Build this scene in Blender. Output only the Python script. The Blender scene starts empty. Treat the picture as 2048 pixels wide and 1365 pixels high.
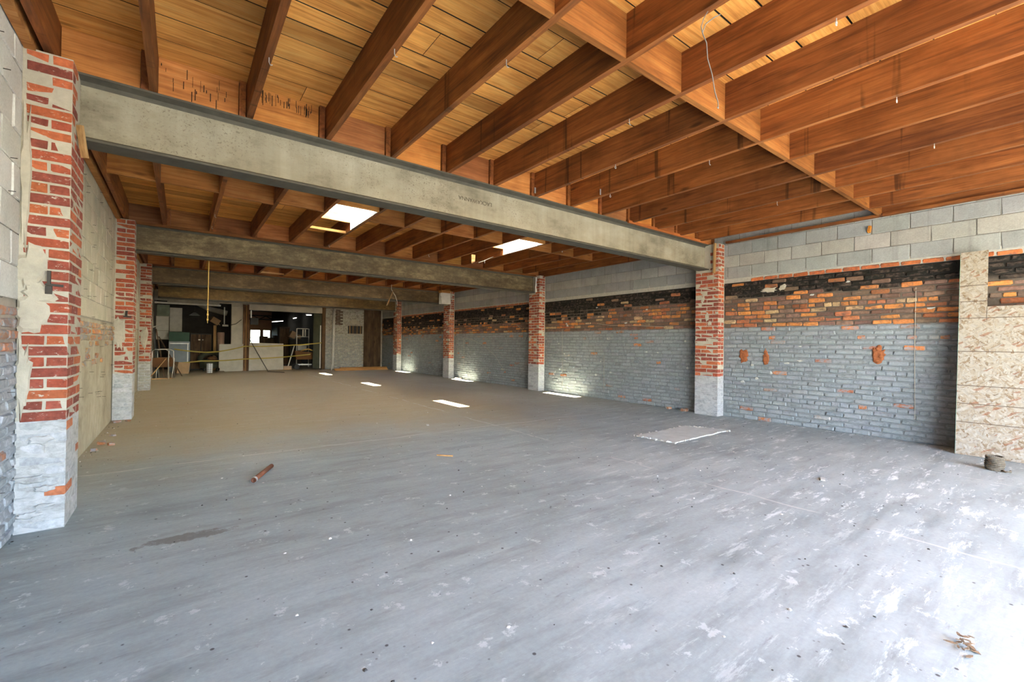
import bpy, bmesh, math, random
import numpy as np
from mathutils import Vector, Matrix
SC = bpy.context.scene
COL = SC.collection
rnd = random.Random(7)

# ------------------------------------------------------------------ camera
YAW, PITCH, ROLL = math.radians(36.834), math.radians(.4017), math.radians(.7436)
fw = Vector((math.sin(YAW)*math.cos(PITCH), math.cos(YAW)*math.cos(PITCH), math.sin(PITCH)))
rt = Vector((math.cos(YAW), -math.sin(YAW), 0)); up = rt.cross(fw)
rt2 = rt*math.cos(ROLL)+up*math.sin(ROLL); up2 = up*math.cos(ROLL)-rt*math.sin(ROLL)
cd = bpy.data.cameras.new('camera'); cam = bpy.data.objects.new('camera', cd); COL.objects.link(cam)
m = Matrix.Identity(4)
for i in range(3):
    m[i][0] = rt2[i]; m[i][1] = up2[i]; m[i][2] = -fw[i]
m.translation = (0, 0, 1.2); cam.matrix_world = m
cd.sensor_width = 36; cd.lens = 883.36/2048*36; cd.clip_start = .02; cd.clip_end = 300
SC.camera = cam

# ------------------------------------------------------------------ sky, sun, exposure
W = bpy.data.worlds.new('sky'); SC.world = W; W.use_nodes = True
wn = W.node_tree; bg = wn.nodes['Background']
sk = wn.nodes.new('ShaderNodeTexSky'); sk.sky_type = 'NISHITA'; sk.sun_disc = False
sk.sun_elevation = math.radians(50); sk.sun_rotation = math.radians(205); sk.air_density = 1; sk.dust_density = 1.5; sk.ozone_density = 1
hs = wn.nodes.new('ShaderNodeHueSaturation'); hs.inputs['Saturation'].default_value = 1.25
wn.links.new(sk.outputs[0], hs.inputs['Color']); wn.links.new(hs.outputs[0], bg.inputs[0]); bg.inputs[1].default_value = 1.1
SUN = Vector((.758, .357, -1.0))
sl = bpy.data.lights.new('sun', 'SUN'); sl.energy = 110; sl.angle = math.radians(.6); sl.color = (1, .94, .78)
so = bpy.data.objects.new('sun', sl); COL.objects.link(so); so.rotation_euler = SUN.to_track_quat('-Z', 'Y').to_euler(); so.location = (-10, -10, 20)
SC.view_settings.view_transform = 'Standard'; SC.view_settings.look = 'None'; SC.view_settings.gamma = 1
SC.view_settings.use_curve_mapping = False
SC.view_settings.exposure = 1.75
SC.cycles.use_adaptive_sampling = True; SC.cycles.adaptive_threshold = .035; SC.cycles.diffuse_bounces = 5; SC.cycles.max_bounces = 8; SC.cycles.sample_clamp_indirect = 8
def portal(name, loc, rot, sx, sy):
    l = bpy.data.lights.new(name, 'AREA'); l.shape = 'RECTANGLE'; l.size = sx; l.size_y = sy; l.energy = 1
    o = bpy.data.objects.new(name, l); COL.objects.link(o); o.location = loc; o.rotation_euler = rot; l.cycles.is_portal = True

# ------------------------------------------------------------------ node helper
class NT:
    def __init__(s, name, rough=.85, metal=0.0, spec=.3):
        s.m = bpy.data.materials.new(name); s.m.use_nodes = True
        s.t = s.m.node_tree; s.b = s.t.nodes['Principled BSDF']
        s.b.inputs['Roughness'].default_value = rough; s.b.inputs['Metallic'].default_value = metal
        s.b.inputs['Specular IOR Level'].default_value = spec
    def put(s, sock, v):
        if isinstance(v, bpy.types.NodeSocket): s.t.links.new(v, sock)
        elif isinstance(v, (tuple, list)):
            sock.default_value = (tuple(v)+(1,)) if (len(v) == 3 and len(sock.default_value) == 4) else tuple(v)
        else: sock.default_value = v
    def node(s, ty, **k):
        n = s.t.nodes.new(ty)
        for a, b in k.items(): setattr(n, a, b)
        return n
    def pos(s, scale=(1, 1, 1), rot=(0, 0, 0), off=None):
        g = s.node('ShaderNodeNewGeometry').outputs['Position']
        if off is not None:
            v = s.node('ShaderNodeVectorMath', operation='ADD'); s.put(v.inputs[0], g); s.put(v.inputs[1], off); g = v.outputs[0]
        mp = s.node('ShaderNodeMapping'); s.put(mp.inputs['Vector'], g); mp.inputs['Scale'].default_value = scale; mp.inputs['Rotation'].default_value = rot
        return mp.outputs[0]
    def rand(s): return s.node('ShaderNodeObjectInfo').outputs['Random']
    def ocol(s): return s.node('ShaderNodeObjectInfo').outputs['Color']
    def acol(s): return s.node('ShaderNodeAttribute', attribute_name='Col').outputs['Color']
    def noise(s, vec, scale=1, detail=5, rough=.55, dist=0.0):
        n = s.node('ShaderNodeTexNoise'); s.put(n.inputs['Vector'], vec); n.inputs['Scale'].default_value = scale
        n.inputs['Detail'].default_value = detail; n.inputs['Roughness'].default_value = rough; n.inputs['Distortion'].default_value = dist
        return n.outputs['Fac']
    def voro(s, vec, scale, feature='F1', out='Distance', rnd_=1.0):
        n = s.node('ShaderNodeTexVoronoi', feature=feature); s.put(n.inputs['Vector'], vec); n.inputs['Scale'].default_value = scale
        n.inputs['Randomness'].default_value = rnd_
        return n.outputs[out]
    def ramp(s, fac, stops):
        r = s.node('ShaderNodeValToRGB'); s.put(r.inputs[0], fac); e = r.color_ramp.elements
        while len(e) < len(stops): e.new(.5)
        for q, (p, c) in zip(e, stops):
            q.position = p; q.color = (c, c, c, 1) if not isinstance(c, (tuple, list)) else tuple(c)+(1,)
        return r.outputs[0]
    def mix(s, fac, a, b, mode='MIX'):
        n = s.node('ShaderNodeMix', data_type='RGBA', blend_type=mode); s.put(n.inputs[0], fac); s.put(n.inputs[6], a); s.put(n.inputs[7], b)
        return n.outputs[2]
    def math(s, op, a, b=0.0, c=0.0, clamp=False):
        n = s.node('ShaderNodeMath', operation=op, use_clamp=clamp); s.put(n.inputs[0], a); s.put(n.inputs[1], b); s.put(n.inputs[2], c)
        return n.outputs[0]
    def xyz(s, i):
        n = s.node('ShaderNodeSeparateXYZ'); s.put(n.inputs[0], s.node('ShaderNodeNewGeometry').outputs['Position']); return n.outputs[i]
    def step(s, v, a, b):
        n = s.node('ShaderNodeMapRange', interpolation_type='SMOOTHSTEP'); s.put(n.inputs[0], v); n.inputs[1].default_value = a; n.inputs[2].default_value = b
        return n.outputs[0]
    def bump(s, h, strength=.3, dist=.01):
        n = s.node('ShaderNodeBump'); n.inputs['Strength'].default_value = strength; n.inputs['Distance'].default_value = dist
        s.put(n.inputs['Height'], h); s.t.links.new(n.outputs[0], s.b.inputs['Normal'])
    def col(s, c): s.put(s.b.inputs['Base Color'], c); return s.m

def simple(name, c, rough=.8, metal=0.0, var=.25, scale=6, spec=.3):
    n = NT(name, rough, metal, spec); p = n.pos()
    f = n.noise(p, scale, 6, .6)
    n.bump(f, .15, .01)
    return n.col(n.mix(n.math('MULTIPLY', n.ramp(f, [(.35, 0), (.7, 1)]), var), c, tuple(x*.35 for x in c)))

def wood(name, dark, mid, light, sc_long, rough=.75, stain=.5, drips=False):
    n = NT(name, rough, 0, .25)
    r = n.rand(); o = n.node('ShaderNodeCombineXYZ'); n.put(o.inputs[0], n.math('MULTIPLY', r, 31)); n.put(o.inputs[1], n.math('MULTIPLY', r, 17)); n.put(o.inputs[2], n.math('MULTIPLY', r, 23))
    a = [16, 16, 16]; a['XYZ'.index(sc_long)] = 1.1
    g = n.noise(n.pos(tuple(a), off=o.outputs[0]), 1, 4, .6, 1.2)
    b = [110, 110, 110]; b['XYZ'.index(sc_long)] = 4
    fine = n.noise(n.pos(tuple(b), off=o.outputs[0]), 1, 3, .6)
    c = n.ramp(g, [(.28, dark), (.5, mid), (.72, light)])
    c = n.mix(.55, c, n.ramp(fine, [(.25, .45), (.6, 1.0)]), 'MULTIPLY')
    big = n.noise(n.pos((1, 1, 1), off=o.outputs[0]), 2.2, 5, .6)
    c = n.mix(stain, c, n.ramp(big, [(.38, (.45, .36, .32)), (.58, (1, 1, 1))]), 'MULTIPLY')
    k = [5.5, 5.5, 5.5]; k['XYZ'.index(sc_long)] = 1.6
    kn = n.voro(n.pos(tuple(k), off=o.outputs[0]), 1)
    c = n.mix(n.ramp(kn, [(.05, .8), (.13, 0)]), c, tuple(x*.45 for x in dark))
    if drips:
        d = n.noise(n.pos((.3, 6.5, .35), off=o.outputs[0]), 1, 3, .7)
        c = n.mix(n.ramp(d, [(.61, 0), (.68, .75)]), c, tuple(x*.35 for x in dark))
    c = n.mix(1, c, n.ocol(), 'MULTIPLY')
    c = n.mix(1, c, n.ramp(r, [(0, .78), (1, 1.12)]), 'MULTIPLY')
    n.bump(fine, .18, .004)
    return n.col(c)

M = {}
# tint (object colour) carries each piece's own colour
def brickmat(name, attr, smear, rough=.9, wall=False):
    n = NT(name, rough); p = n.pos()
    base = n.acol() if attr else n.ocol()
    f = n.noise(p, 38, 5, .65); f2 = n.noise(p, 9, 5, .6)
    c = n.mix(.7, base, n.ramp(f, [(.3, .62), (.7, 1.2)]), 'MULTIPLY')
    c = n.mix(.5, c, n.ramp(f2, [(.35, .6), (.65, 1.15)]), 'MULTIPLY')
    if wall:
        z = n.xyz(2); pn = n.noise(n.pos((1, 1, 1.6)), 13, 5, .65)
        low = n.math('SUBTRACT', 1.0, n.step(z, 1.50, 1.56))
        c = n.mix(n.math('MULTIPLY', low, n.ramp(pn, [(.44, 0), (.56, .8)])), c, (.25, .275, .29))
        c = n.mix(n.math('MULTIPLY', n.math('SUBTRACT', 1.0, low), n.ramp(pn, [(.48, 0), (.66, .75)])), c, (.115, .082, .065))
        ln = n.noise(n.pos((1, 1, 3)), 30, 4, .7); c = n.mix(n.math('MULTIPLY', low, n.ramp(ln, [(.64, 0), (.70, .6)])), c, (.56, .57, .57))
    if smear:
        s_ = n.noise(n.pos((1, 1, 2)), 30, 5, .7)
        c = n.mix(n.ramp(s_, [(.60, 0), (.68, .8)]), c, smear)
    n.bump(f, .45, .006)
    return n.col(c)
M['brick'] = brickmat('pier_brick', False, (.52, .48, .40))
M['brick_a'] = brickmat('pier_brick_far', True, (.52, .48, .40))
M['wbrick'] = brickmat('old_wall_brick', False, None, wall=True)
M['wbrick_a'] = brickmat('old_wall_brick_far', True, None, wall=True)
def mortar():
    n = NT('mortar', .95); p = n.pos(); f = n.noise(p, 22, 6, .7); g = n.noise(p, 3, 4)
    c = n.mix(.6, (.47, .43, .35), n.ramp(g, [(.3, .65), (.7, 1.1)]), 'MULTIPLY'); n.bump(f, .6, .008)
    return n.col(n.mix(.5, c, n.ramp(f, [(.3, .7), (.7, 1.1)]), 'MULTIPLY'))
M['mortar'] = mortar()
def paintbase(name, c0, c1):
    n = NT(name, .8); p = n.pos((1, 1, 2)); f = n.noise(p, 10, 7, .7, .5)
    n.bump(f, .7, .012); return n.col(n.ramp(f, [(.3, c0), (.55, c1), (.8, tuple(min(1, x*1.15) for x in c1))]))
M['gbase'] = paintbase('grey_painted_mortar', (.26, .27, .28), (.42, .43, .44))
M['wbase'] = paintbase('white_painted_mortar', (.26, .255, .24), (.46, .46, .455))
def backing():
    n = NT('wall_backing', .95); z = n.xyz(2); p = n.pos(); w = n.noise(p, 5, 5, .6)
    zz = n.math('ADD', z, n.math('MULTIPLY', n.math('SUBTRACT', w, .5), .10))
    f = n.noise(p, 25, 6, .7)
    c = n.mix(n.step(zz, 1.51, 1.55), (.20, .218, .228), (.12, .095, .075))
    c = n.mix(n.step(zz, 2.02, 2.10), c, (.016, .014, .012))
    c = n.mix(n.step(z, 2.295, 2.31), c, (.42, .40, .36)); c = n.mix(n.step(z, 2.40, 2.42), c, (.21, .20, .18))
    n.bump(f, .6, .01)
    return n.col(n.mix(.6, c, n.ramp(f, [(.3, .6), (.7, 1.15)]), 'MULTIPLY'))
M['backing'] = backing()
def cmumat(name, attr):
    n = NT(name, .95); p = n.pos(); f = n.noise(p, 70, 4, .7); g = n.noise(p, 3.5, 5, .6)
    d = n.noise(n.pos((7, 7, .5)), 1, 4, .6)
    c = n.mix(.45, n.acol() if attr else n.ocol(), n.ramp(f, [(.3, .6), (.65, 1.1)]), 'MULTIPLY')
    c = n.mix(.6, c, n.ramp(g, [(.3, .75), (.65, 1.1)]), 'MULTIPLY')
    c = n.mix(n.ramp(d, [(.56, 0), (.75, .5)]), c, (.10, .095, .09))
    n.bump(f, .5, .006); return n.col(c)
M['cmu'] = cmumat('concrete_block', False); M['cmu_a'] = cmumat('concrete_block_far', True)
def parge():
    n = NT('parging', .95); p = n.pos(); f = n.noise(p, 12, 7, .7); g = n.noise(p, 1.6, 6, .65, .5)
    c = n.ramp(g, [(.3, (.30, .26, .18)), (.5, (.42, .37, .27)), (.7, (.50, .46, .36))]); n.bump(f, .6, .012)
    return n.col(n.mix(.5, c, n.ramp(f, [(.3, .65), (.7, 1.1)]), 'MULTIPLY'))
M['parge'] = parge()
def leftlow():
    n = NT('left_wall_backing', .95); y = n.xyz(1); z = n.xyz(2); p = n.pos(); f = n.noise(p, 12, 7, .7)
    w = n.math('MULTIPLY', n.math('SUBTRACT', n.noise(p, 6, 5), .5), .2)
    near = n.mix(n.step(n.math('ADD', z, w), 1.10, 1.16), (.40, .42, .45), (.36, .31, .26))
    g = n.noise(p, 1.8, 6, .65, .5)
    far = n.ramp(g, [(.3, (.30, .26, .18)), (.5, (.42, .37, .27)), (.7, (.50, .46, .36))])
    c = n.mix(n.step(y, 4.1, 4.2), near, far); c = n.mix(n.step(z, 1.40, 1.44), c, (.25, .24, .21)); n.bump(f, .6, .012)
    return n.col(n.mix(.5, c, n.ramp(f, [(.3, .65), (.7, 1.1)]), 'MULTIPLY'))
M['leftlow'] = leftlow()
def floormat():
    n = NT('concrete_floor', .62, 0, .35); p = n.pos()
    st = n.pos((.55, 2.6, 1), (0, 0, math.radians(-25)))
    a = n.noise(p, .55, 5, .6); b = n.noise(st, 2.4, 6, .7, .2); f = n.noise(p, 40, 3, .7)
    c = n.ramp(a, [(.3, (.245, .283, .284)), (.5, (.312, .355, .355)), (.7, (.37, .415, .412))])
    c = n.mix(.7, c, n.ramp(b, [(.3, .52), (.5, .95), (.72, 1.22)]), 'MULTIPLY')
    x = n.xyz(0); y = n.xyz(1)
    # warm light and some dirt painted as brown over the back half
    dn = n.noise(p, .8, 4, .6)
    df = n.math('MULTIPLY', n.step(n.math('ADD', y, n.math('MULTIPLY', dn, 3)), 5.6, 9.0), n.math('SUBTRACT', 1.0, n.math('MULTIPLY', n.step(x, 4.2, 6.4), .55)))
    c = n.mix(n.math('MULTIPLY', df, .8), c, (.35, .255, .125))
    # remnants of white paint, more to the right
    wn_ = n.noise(st, 4.2, 7, .78); wf = n.ramp(wn_, [(.55, 0), (.63, 1)])
    pl = n.noise(p, .7, 3); rg = n.math('MULTIPLY', n.step(n.math('SUBTRACT', x, n.math('MULTIPLY', y, .9)), -.6, 3.6), n.step(pl, .36, .52))
    c = n.mix(n.math('MULTIPLY', n.math('MULTIPLY', wf, n.math('ADD', n.math('MULTIPLY', rg, .95), .16)), .9), c, (.60, .645, .64))
    w2 = n.noise(p, 6.5, 6, .74)
    c = n.mix(n.math('MULTIPLY', n.ramp(w2, [(.60, 0), (.64, .65)]), n.step(y, 7, 3)), c, (.54, .58, .58))
    dk = n.noise(st, 5.0, 6, .72)
    c = n.mix(n.ramp(dk, [(.62, 0), (.72, .55)]), c, (.13, .13, .13))
    # one old oil stain near the left pier
    sx = n.math('SUBTRACT', x, .05); sy = n.math('SUBTRACT', y, 3.33); sd = n.math('ADD', n.math('MULTIPLY', n.math('MULTIPLY', sx, sx), 9.0), n.math('MULTIPLY', n.math('MULTIPLY', sy, sy), 130.0))
    c = n.mix(n.math('MULTIPLY', n.math('SUBTRACT', 1.0, n.step(n.math('ADD', sd, n.math('MULTIPLY', n.noise(p, 9, 5, .7), 3.0)), 1.7, 2.1)), .8), c, (.15, .145, .125))
    sp = n.voro(p, 7.5); c = n.mix(n.ramp(sp, [(.045, .9), (.07, 0)]), c, (.045, .04, .038))
    sp2 = n.voro(n.pos(off=(3.3, 7.1, 0)), 15); c = n.mix(n.ramp(sp2, [(.05, .55), (.09, 0)]), c, (.07, .065, .06))
    wob = n.math('MULTIPLY', n.math('SUBTRACT', n.noise(p, 1.3, 6, .6), .5), .22)
    def line(coord, at, w, colr, amt):
        d = n.math('ABSOLUTE', n.math('SUBTRACT', n.math('ADD', coord, wob), at))
        brk = n.ramp(n.noise(p, 1.7, 4), [(.42, 0), (.52, 1)])
        return n.math('MULTIPLY', n.math('MULTIPLY', n.math('SUBTRACT', 1.0, n.step(d, w*.4, w)), brk), amt), colr
    for args in ((y, 5.35, .022, (.52, .50, .46), .6), (x, 3.72, .02, (.54, .54, .52), .5), (x, 5.9, .012, (.60, .60, .60), .3)):
        fac, cc = line(*args); c = n.mix(fac, c, cc)
    c = n.mix(.35, c, n.ramp(f, [(.3, .72), (.7, 1.1)]), 'MULTIPLY')
    n.bump(n.math('ADD', n.math('MULTIPLY', b, .5), n.math('MULTIPLY', f, .3)), .22, .012)
    n.put(n.b.inputs['Roughness'], n.ramp(b, [(.3, .5), (.7, .78)]))
    return n.col(c)
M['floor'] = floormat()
def steel():
    n = NT('weathered_steel', .7, 0, .3); p = n.pos(); f = n.noise(p, 60, 5, .75); g = n.noise(n.pos((.8, 1, 1.6)), 2.3, 7, .65)
    v = n.noise(n.pos((9, 9, .6)), 1, 5, .65)
    c = n.ramp(g, [(.3, (.155, .135, .095)), (.48, (.275, .25, .185)), (.7, (.35, .325, .255))])
    c = n.mix(.5, c, n.ramp(v, [(.3, .7), (.65, 1.1)]), 'MULTIPLY')
    c = n.mix(n.math('MULTIPLY', n.ramp(f, [(.55, 0), (.66, .8)]), n.ramp(n.noise(p, 1.3, 4), [(.40, 1), (.52, .12)])), c, (.075, .05, .03))
    c = n.mix(1, c, n.ocol(), 'MULTIPLY')
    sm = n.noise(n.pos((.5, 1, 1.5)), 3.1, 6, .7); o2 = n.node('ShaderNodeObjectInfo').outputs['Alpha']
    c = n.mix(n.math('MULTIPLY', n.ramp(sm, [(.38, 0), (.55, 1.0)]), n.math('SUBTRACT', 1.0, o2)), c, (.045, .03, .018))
    pt = n.noise(n.pos((.7, 1, 1.3)), 13, 7, .75); pa = n.math('SUBTRACT', 1.0, o2)
    c = n.mix(n.math('MULTIPLY', n.ramp(pt, [(.45, .9), (.58, 0)]), pa), c, (.06, .042, .026))
    c = n.mix(n.math('MULTIPLY', n.ramp(pt, [(.60, 0), (.68, .7)]), pa), c, (.42, .36, .24))
    n.bump(f, .3, .004); return n.col(c)
M['steel'] = steel()
M['flange'] = simple('dark_flange_steel', (.095, .088, .07), .7, 0, .5, 9)
M['joist'] = wood('joist_timber', (.13, .042, .015), (.27, .092, .025), (.38, .145, .042), 'Y', .6, .45, True)
M['block'] = wood('blocking_timber', (.34, .14, .04), (.52, .24, .075), (.62, .33, .12), 'X', .7, .4)
M['plank'] = wood('deck_timber', (.54, .205, .045), (.78, .355, .085), (.86, .46, .14), 'X', .75, .32)
M['palewood'] = wood('pale_timber', (.42, .26, .12), (.58, .38, .19), (.66, .46, .25), 'X', .75, .2)
M['palewoodz'] = wood('pale_timber_upright', (.34, .19, .08), (.50, .30, .13), (.60, .38, .18), 'Z', .75, .3)
M['darkwoodz'] = wood('dark_timber_upright', (.05, .03, .018), (.11, .068, .04), (.17, .11, .065), 'Z', .8, .5)
M['darkwoodx'] = wood('dark_timber', (.05, .03, .018), (.11, .068, .04), (.17, .11, .065), 'X', .8, .5)
M['pine'] = wood('pine_timber', (.40, .20, .07), (.55, .31, .12), (.64, .40, .18), 'X', .7, .2)
def osb():
    n = NT('strand_board', .75); 
    v = n.node('ShaderNodeTexVoronoi'); wv = n.node('ShaderNodeTexNoise'); n.put(wv.inputs['Vector'], n.pos()); wv.inputs['Scale'].default_value = 9
    d = n.node('ShaderNodeVectorMath', operation='MULTIPLY_ADD'); n.put(d.inputs[0], wv.outputs['Color']); d.inputs[1].default_value = (.05, .05, .05); n.put(d.inputs[2], n.pos())
    def layer(sc, ang):
        m0 = n.node('ShaderNodeMapping'); n.put(m0.inputs['Vector'], d.outputs[0]); m0.inputs['Rotation'].default_value = (ang, 0, 0)
        mp = n.node('ShaderNodeMapping'); n.put(mp.inputs['Vector'], m0.outputs[0]); mp.inputs['Scale'].default_value = (1, sc[0], sc[1])
        q = n.node('ShaderNodeTexVoronoi'); n.put(q.inputs['Vector'], mp.outputs[0]); q.inputs['Scale'].default_value = 1
        s_ = n.node('ShaderNodeSeparateColor'); n.put(s_.inputs[0], q.outputs['Color']); return s_.outputs[0], q.outputs['Distance']
    a, ad = layer((12, 46), .45); b, bd = layer((12, 46), -.75); e3, ed3 = layer((12, 46), 1.5); k = n.noise(n.pos(), 24, 2); k2 = n.noise(n.pos(off=(5, 9, 3)), 24, 2)
    st = [(0, (.20, .135, .08)), (.15, (.29, .235, .17)), (.5, (.345, .30, .24)), (1, (.40, .36, .305))]
    c = n.mix(n.math('GREATER_THAN', k, .5), n.ramp(a, st), n.ramp(b, st)); c = n.mix(n.math('GREATER_THAN', k2, .56), c, n.ramp(e3, st))
    c = n.mix(n.math('MULTIPLY', n.math('GREATER_THAN', a, .94), .7), c, (.23, .09, .04))
    e = n.mix(n.math('GREATER_THAN', k, .5), n.ramp(ad, [(.35, 1), (.85, .66)]), n.ramp(bd, [(.35, 1), (.85, .66)])); e = n.mix(n.math('GREATER_THAN', k2, .56), e, n.ramp(ed3, [(.35, 1), (.85, .66)]))
    c = n.mix(.8, c, e, 'MULTIPLY')
    z = n.xyz(2)
    for zz in (1.955, 1.767, 1.572, 1.184, .79, .585, .374):
        c = n.mix(n.math('MULTIPLY', n.math('LESS_THAN', n.math('ABSOLUTE', n.math('SUBTRACT', z, zz)), .0045), .85), c, (.09, .06, .04))
    n.bump(a, .25, .003); return n.col(c)
M['osb'] = osb()
M['mint'] = simple('mint_edge_paint', (.25, .55, .42), .6)
M['drywall'] = simple('drywall', (.47, .44, .37), .85, 0, .35, 3)
M['plaster'] = simple('stained_plaster', (.40, .37, .31), .9, 0, .6, 4)
M['white'] = simple('white_paint', (.72, .71, .66), .6, 0, .3)
M['liner'] = simple('white_lining', (.82, .80, .74), .7, 0, .08)
M['black'] = simple('black_paint', (.018, .018, .019), .5, 0, .3)
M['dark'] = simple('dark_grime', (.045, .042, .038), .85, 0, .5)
M['gap_shade_tar'] = simple('gap_shade_and_tar', (.03, .018, .01), .9)
M['green'] = simple('green_paint', (.035, .085, .062), .6)
M['palegreen'] = simple('pale_green_plaster', (.30, .36, .27), .85, 0, .5, 5)
M['bluegrey'] = simple('blue_grey_enamel', (.20, .24, .28), .45, 0, .3)
M['silver'] = simple('bare_metal', (.55, .54, .50), .35, .8)
M['zinc'] = simple('zinc', (.55, .57, .58), .45, .6)
M['iron'] = simple('dark_iron', (.055, .048, .042), .6, .3)
M['rust'] = simple('rust', (.20, .075, .04), .75, .1, .5, 20)
M['card'] = simple('cardboard', (.38, .25, .14), .9, 0, .3)
M['cardpale'] = simple('pale_cardboard', (.50, .36, .24), .9, 0, .3)
M['pink'] = simple('faded_pink_roll', (.50, .33, .25), .9, 0, .3)
M['yellow'] = simple('yellow_tape', (.36, .28, .05), .5, 0, .15)
M['chain'] = simple('brass_chain', (.55, .36, .10), .45, .3)
M['raw'] = simple('raw_broken_brick', (.36, .12, .045), .95, 0, .8, 28)
M['orange'] = simple('orange_plastic', (.72, .28, .04), .5, 0, .2)
M['red'] = simple('red_spray', (.38, .03, .05), .7)
M['wire'] = simple('grey_wire', (.22, .22, .22), .5, .4)
M['whitewire'] = simple('white_cable', (.62, .58, .50), .6)
M['rope'] = simple('old_rope', (.155, .13, .095), .95, 0, .6, 60)
M['brown'] = simple('brown_upholstery', (.16, .075, .03), .8, 0, .4)
M['olive'] = simple('olive_upholstery', (.07, .075, .05), .9, 0, .4)
M['mat'] = simple('grey_mat', (.50, .53, .51), .95, 0, .3, 7)
M['matrim'] = simple('plaster_crumbs', (.50, .50, .47), .95, 0, .4, 20)
M['pave'] = simple('sunlit_pavement', (.06, .054, .047), .9, 0, .2, 2)
M['outer'] = simple('front_render', (.42, .38, .32), .9, 0, .2, 2)
M['pinkwall'] = simple('salmon_plaster', (.56, .34, .21), .9, 0, .2, 2)
M['letter'] = simple('dark_mark', (.10, .085, .06), .8)
M['leaf'] = simple('dry_leaves', (.22, .15, .09), .95, 0, .5, 30)
M['chip'] = simple('dark_grit', (.06, .055, .05), .95); M['chipw'] = simple('pale_chips', (.62, .61, .58), .95)
def glass():
    n = NT('clear_pane'); t = n.t; tr = t.nodes.new('ShaderNodeBsdfTransparent'); tr.inputs[0].default_value = (.95, .96, .95, 1)
    gl = t.nodes.new('ShaderNodeBsdfGlossy'); gl.inputs['Roughness'].default_value = .05
    mx = t.nodes.new('ShaderNodeMixShader'); mx.inputs[0].default_value = .06
    t.links.new(tr.outputs[0], mx.inputs[1]); t.links.new(gl.outputs[0], mx.inputs[2]); t.links.new(mx.outputs[0], t.nodes['Material Output'].inputs[0]); return n.m
M['glass'] = glass()
def glow(name, c, s):
    n = NT(name); n.b.inputs['Emission Color'].default_value = c+(1,); n.b.inputs['Emission Strength'].default_value = s; return n.m
M['tube'] = glow('lit_tube', (1, .95, .85), 2.2)
def pattern():
    n = NT('patterned_bin', .5); p = n.pos((22, 22, 22), (0, math.radians(45), 0)); k = n.node('ShaderNodeTexChecker'); n.put(k.inputs[0], p); k.inputs['Scale'].default_value = 1
    k.inputs[1].default_value = (.75, .75, .74, 1); k.inputs[2].default_value = (.30, .31, .33, 1); return n.col(k.outputs[0])
M['pattern'] = pattern()

# ------------------------------------------------------------------ mesh helpers
LOC = {}
def wloc(p): return LOC.get(p.name, Vector((0, 0, 0))) if p else Vector((0, 0, 0))
def put(name, me, parent=None, loc=(0, 0, 0), rot=(0, 0, 0), scale=(1, 1, 1), color=None):
    o = bpy.data.objects.new(name, me); COL.objects.link(o); loc = Vector(loc)
    if parent: o.parent = parent; o.location = loc-wloc(parent)
    else: o.location = loc
    o.rotation_euler = rot; o.scale = scale; LOC[o.name] = loc
    if color is not None: o.color = tuple(color)+(1,) if len(color) == 3 else tuple(color)
    return o
def tag(o, label, cat, group=None, kind=None):
    o['label'] = label; o['category'] = cat
    if group: o['group'] = group
    if kind: o['kind'] = kind
    return o
def thing(name, label, cat, loc, group=None): return tag(put(name, None, None, loc), label, cat, group)
BF = [(0, 3, 2, 1), (4, 5, 6, 7), (0, 1, 5, 4), (1, 2, 6, 5), (2, 3, 7, 6), (3, 0, 4, 7)]
def boxv(x0, x1, y0, y1, z0, z1): return [(x0, y0, z0), (x1, y0, z0), (x1, y1, z0), (x0, y1, z0), (x0, y0, z1), (x1, y0, z1), (x1, y1, z1), (x0, y1, z1)]
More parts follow.
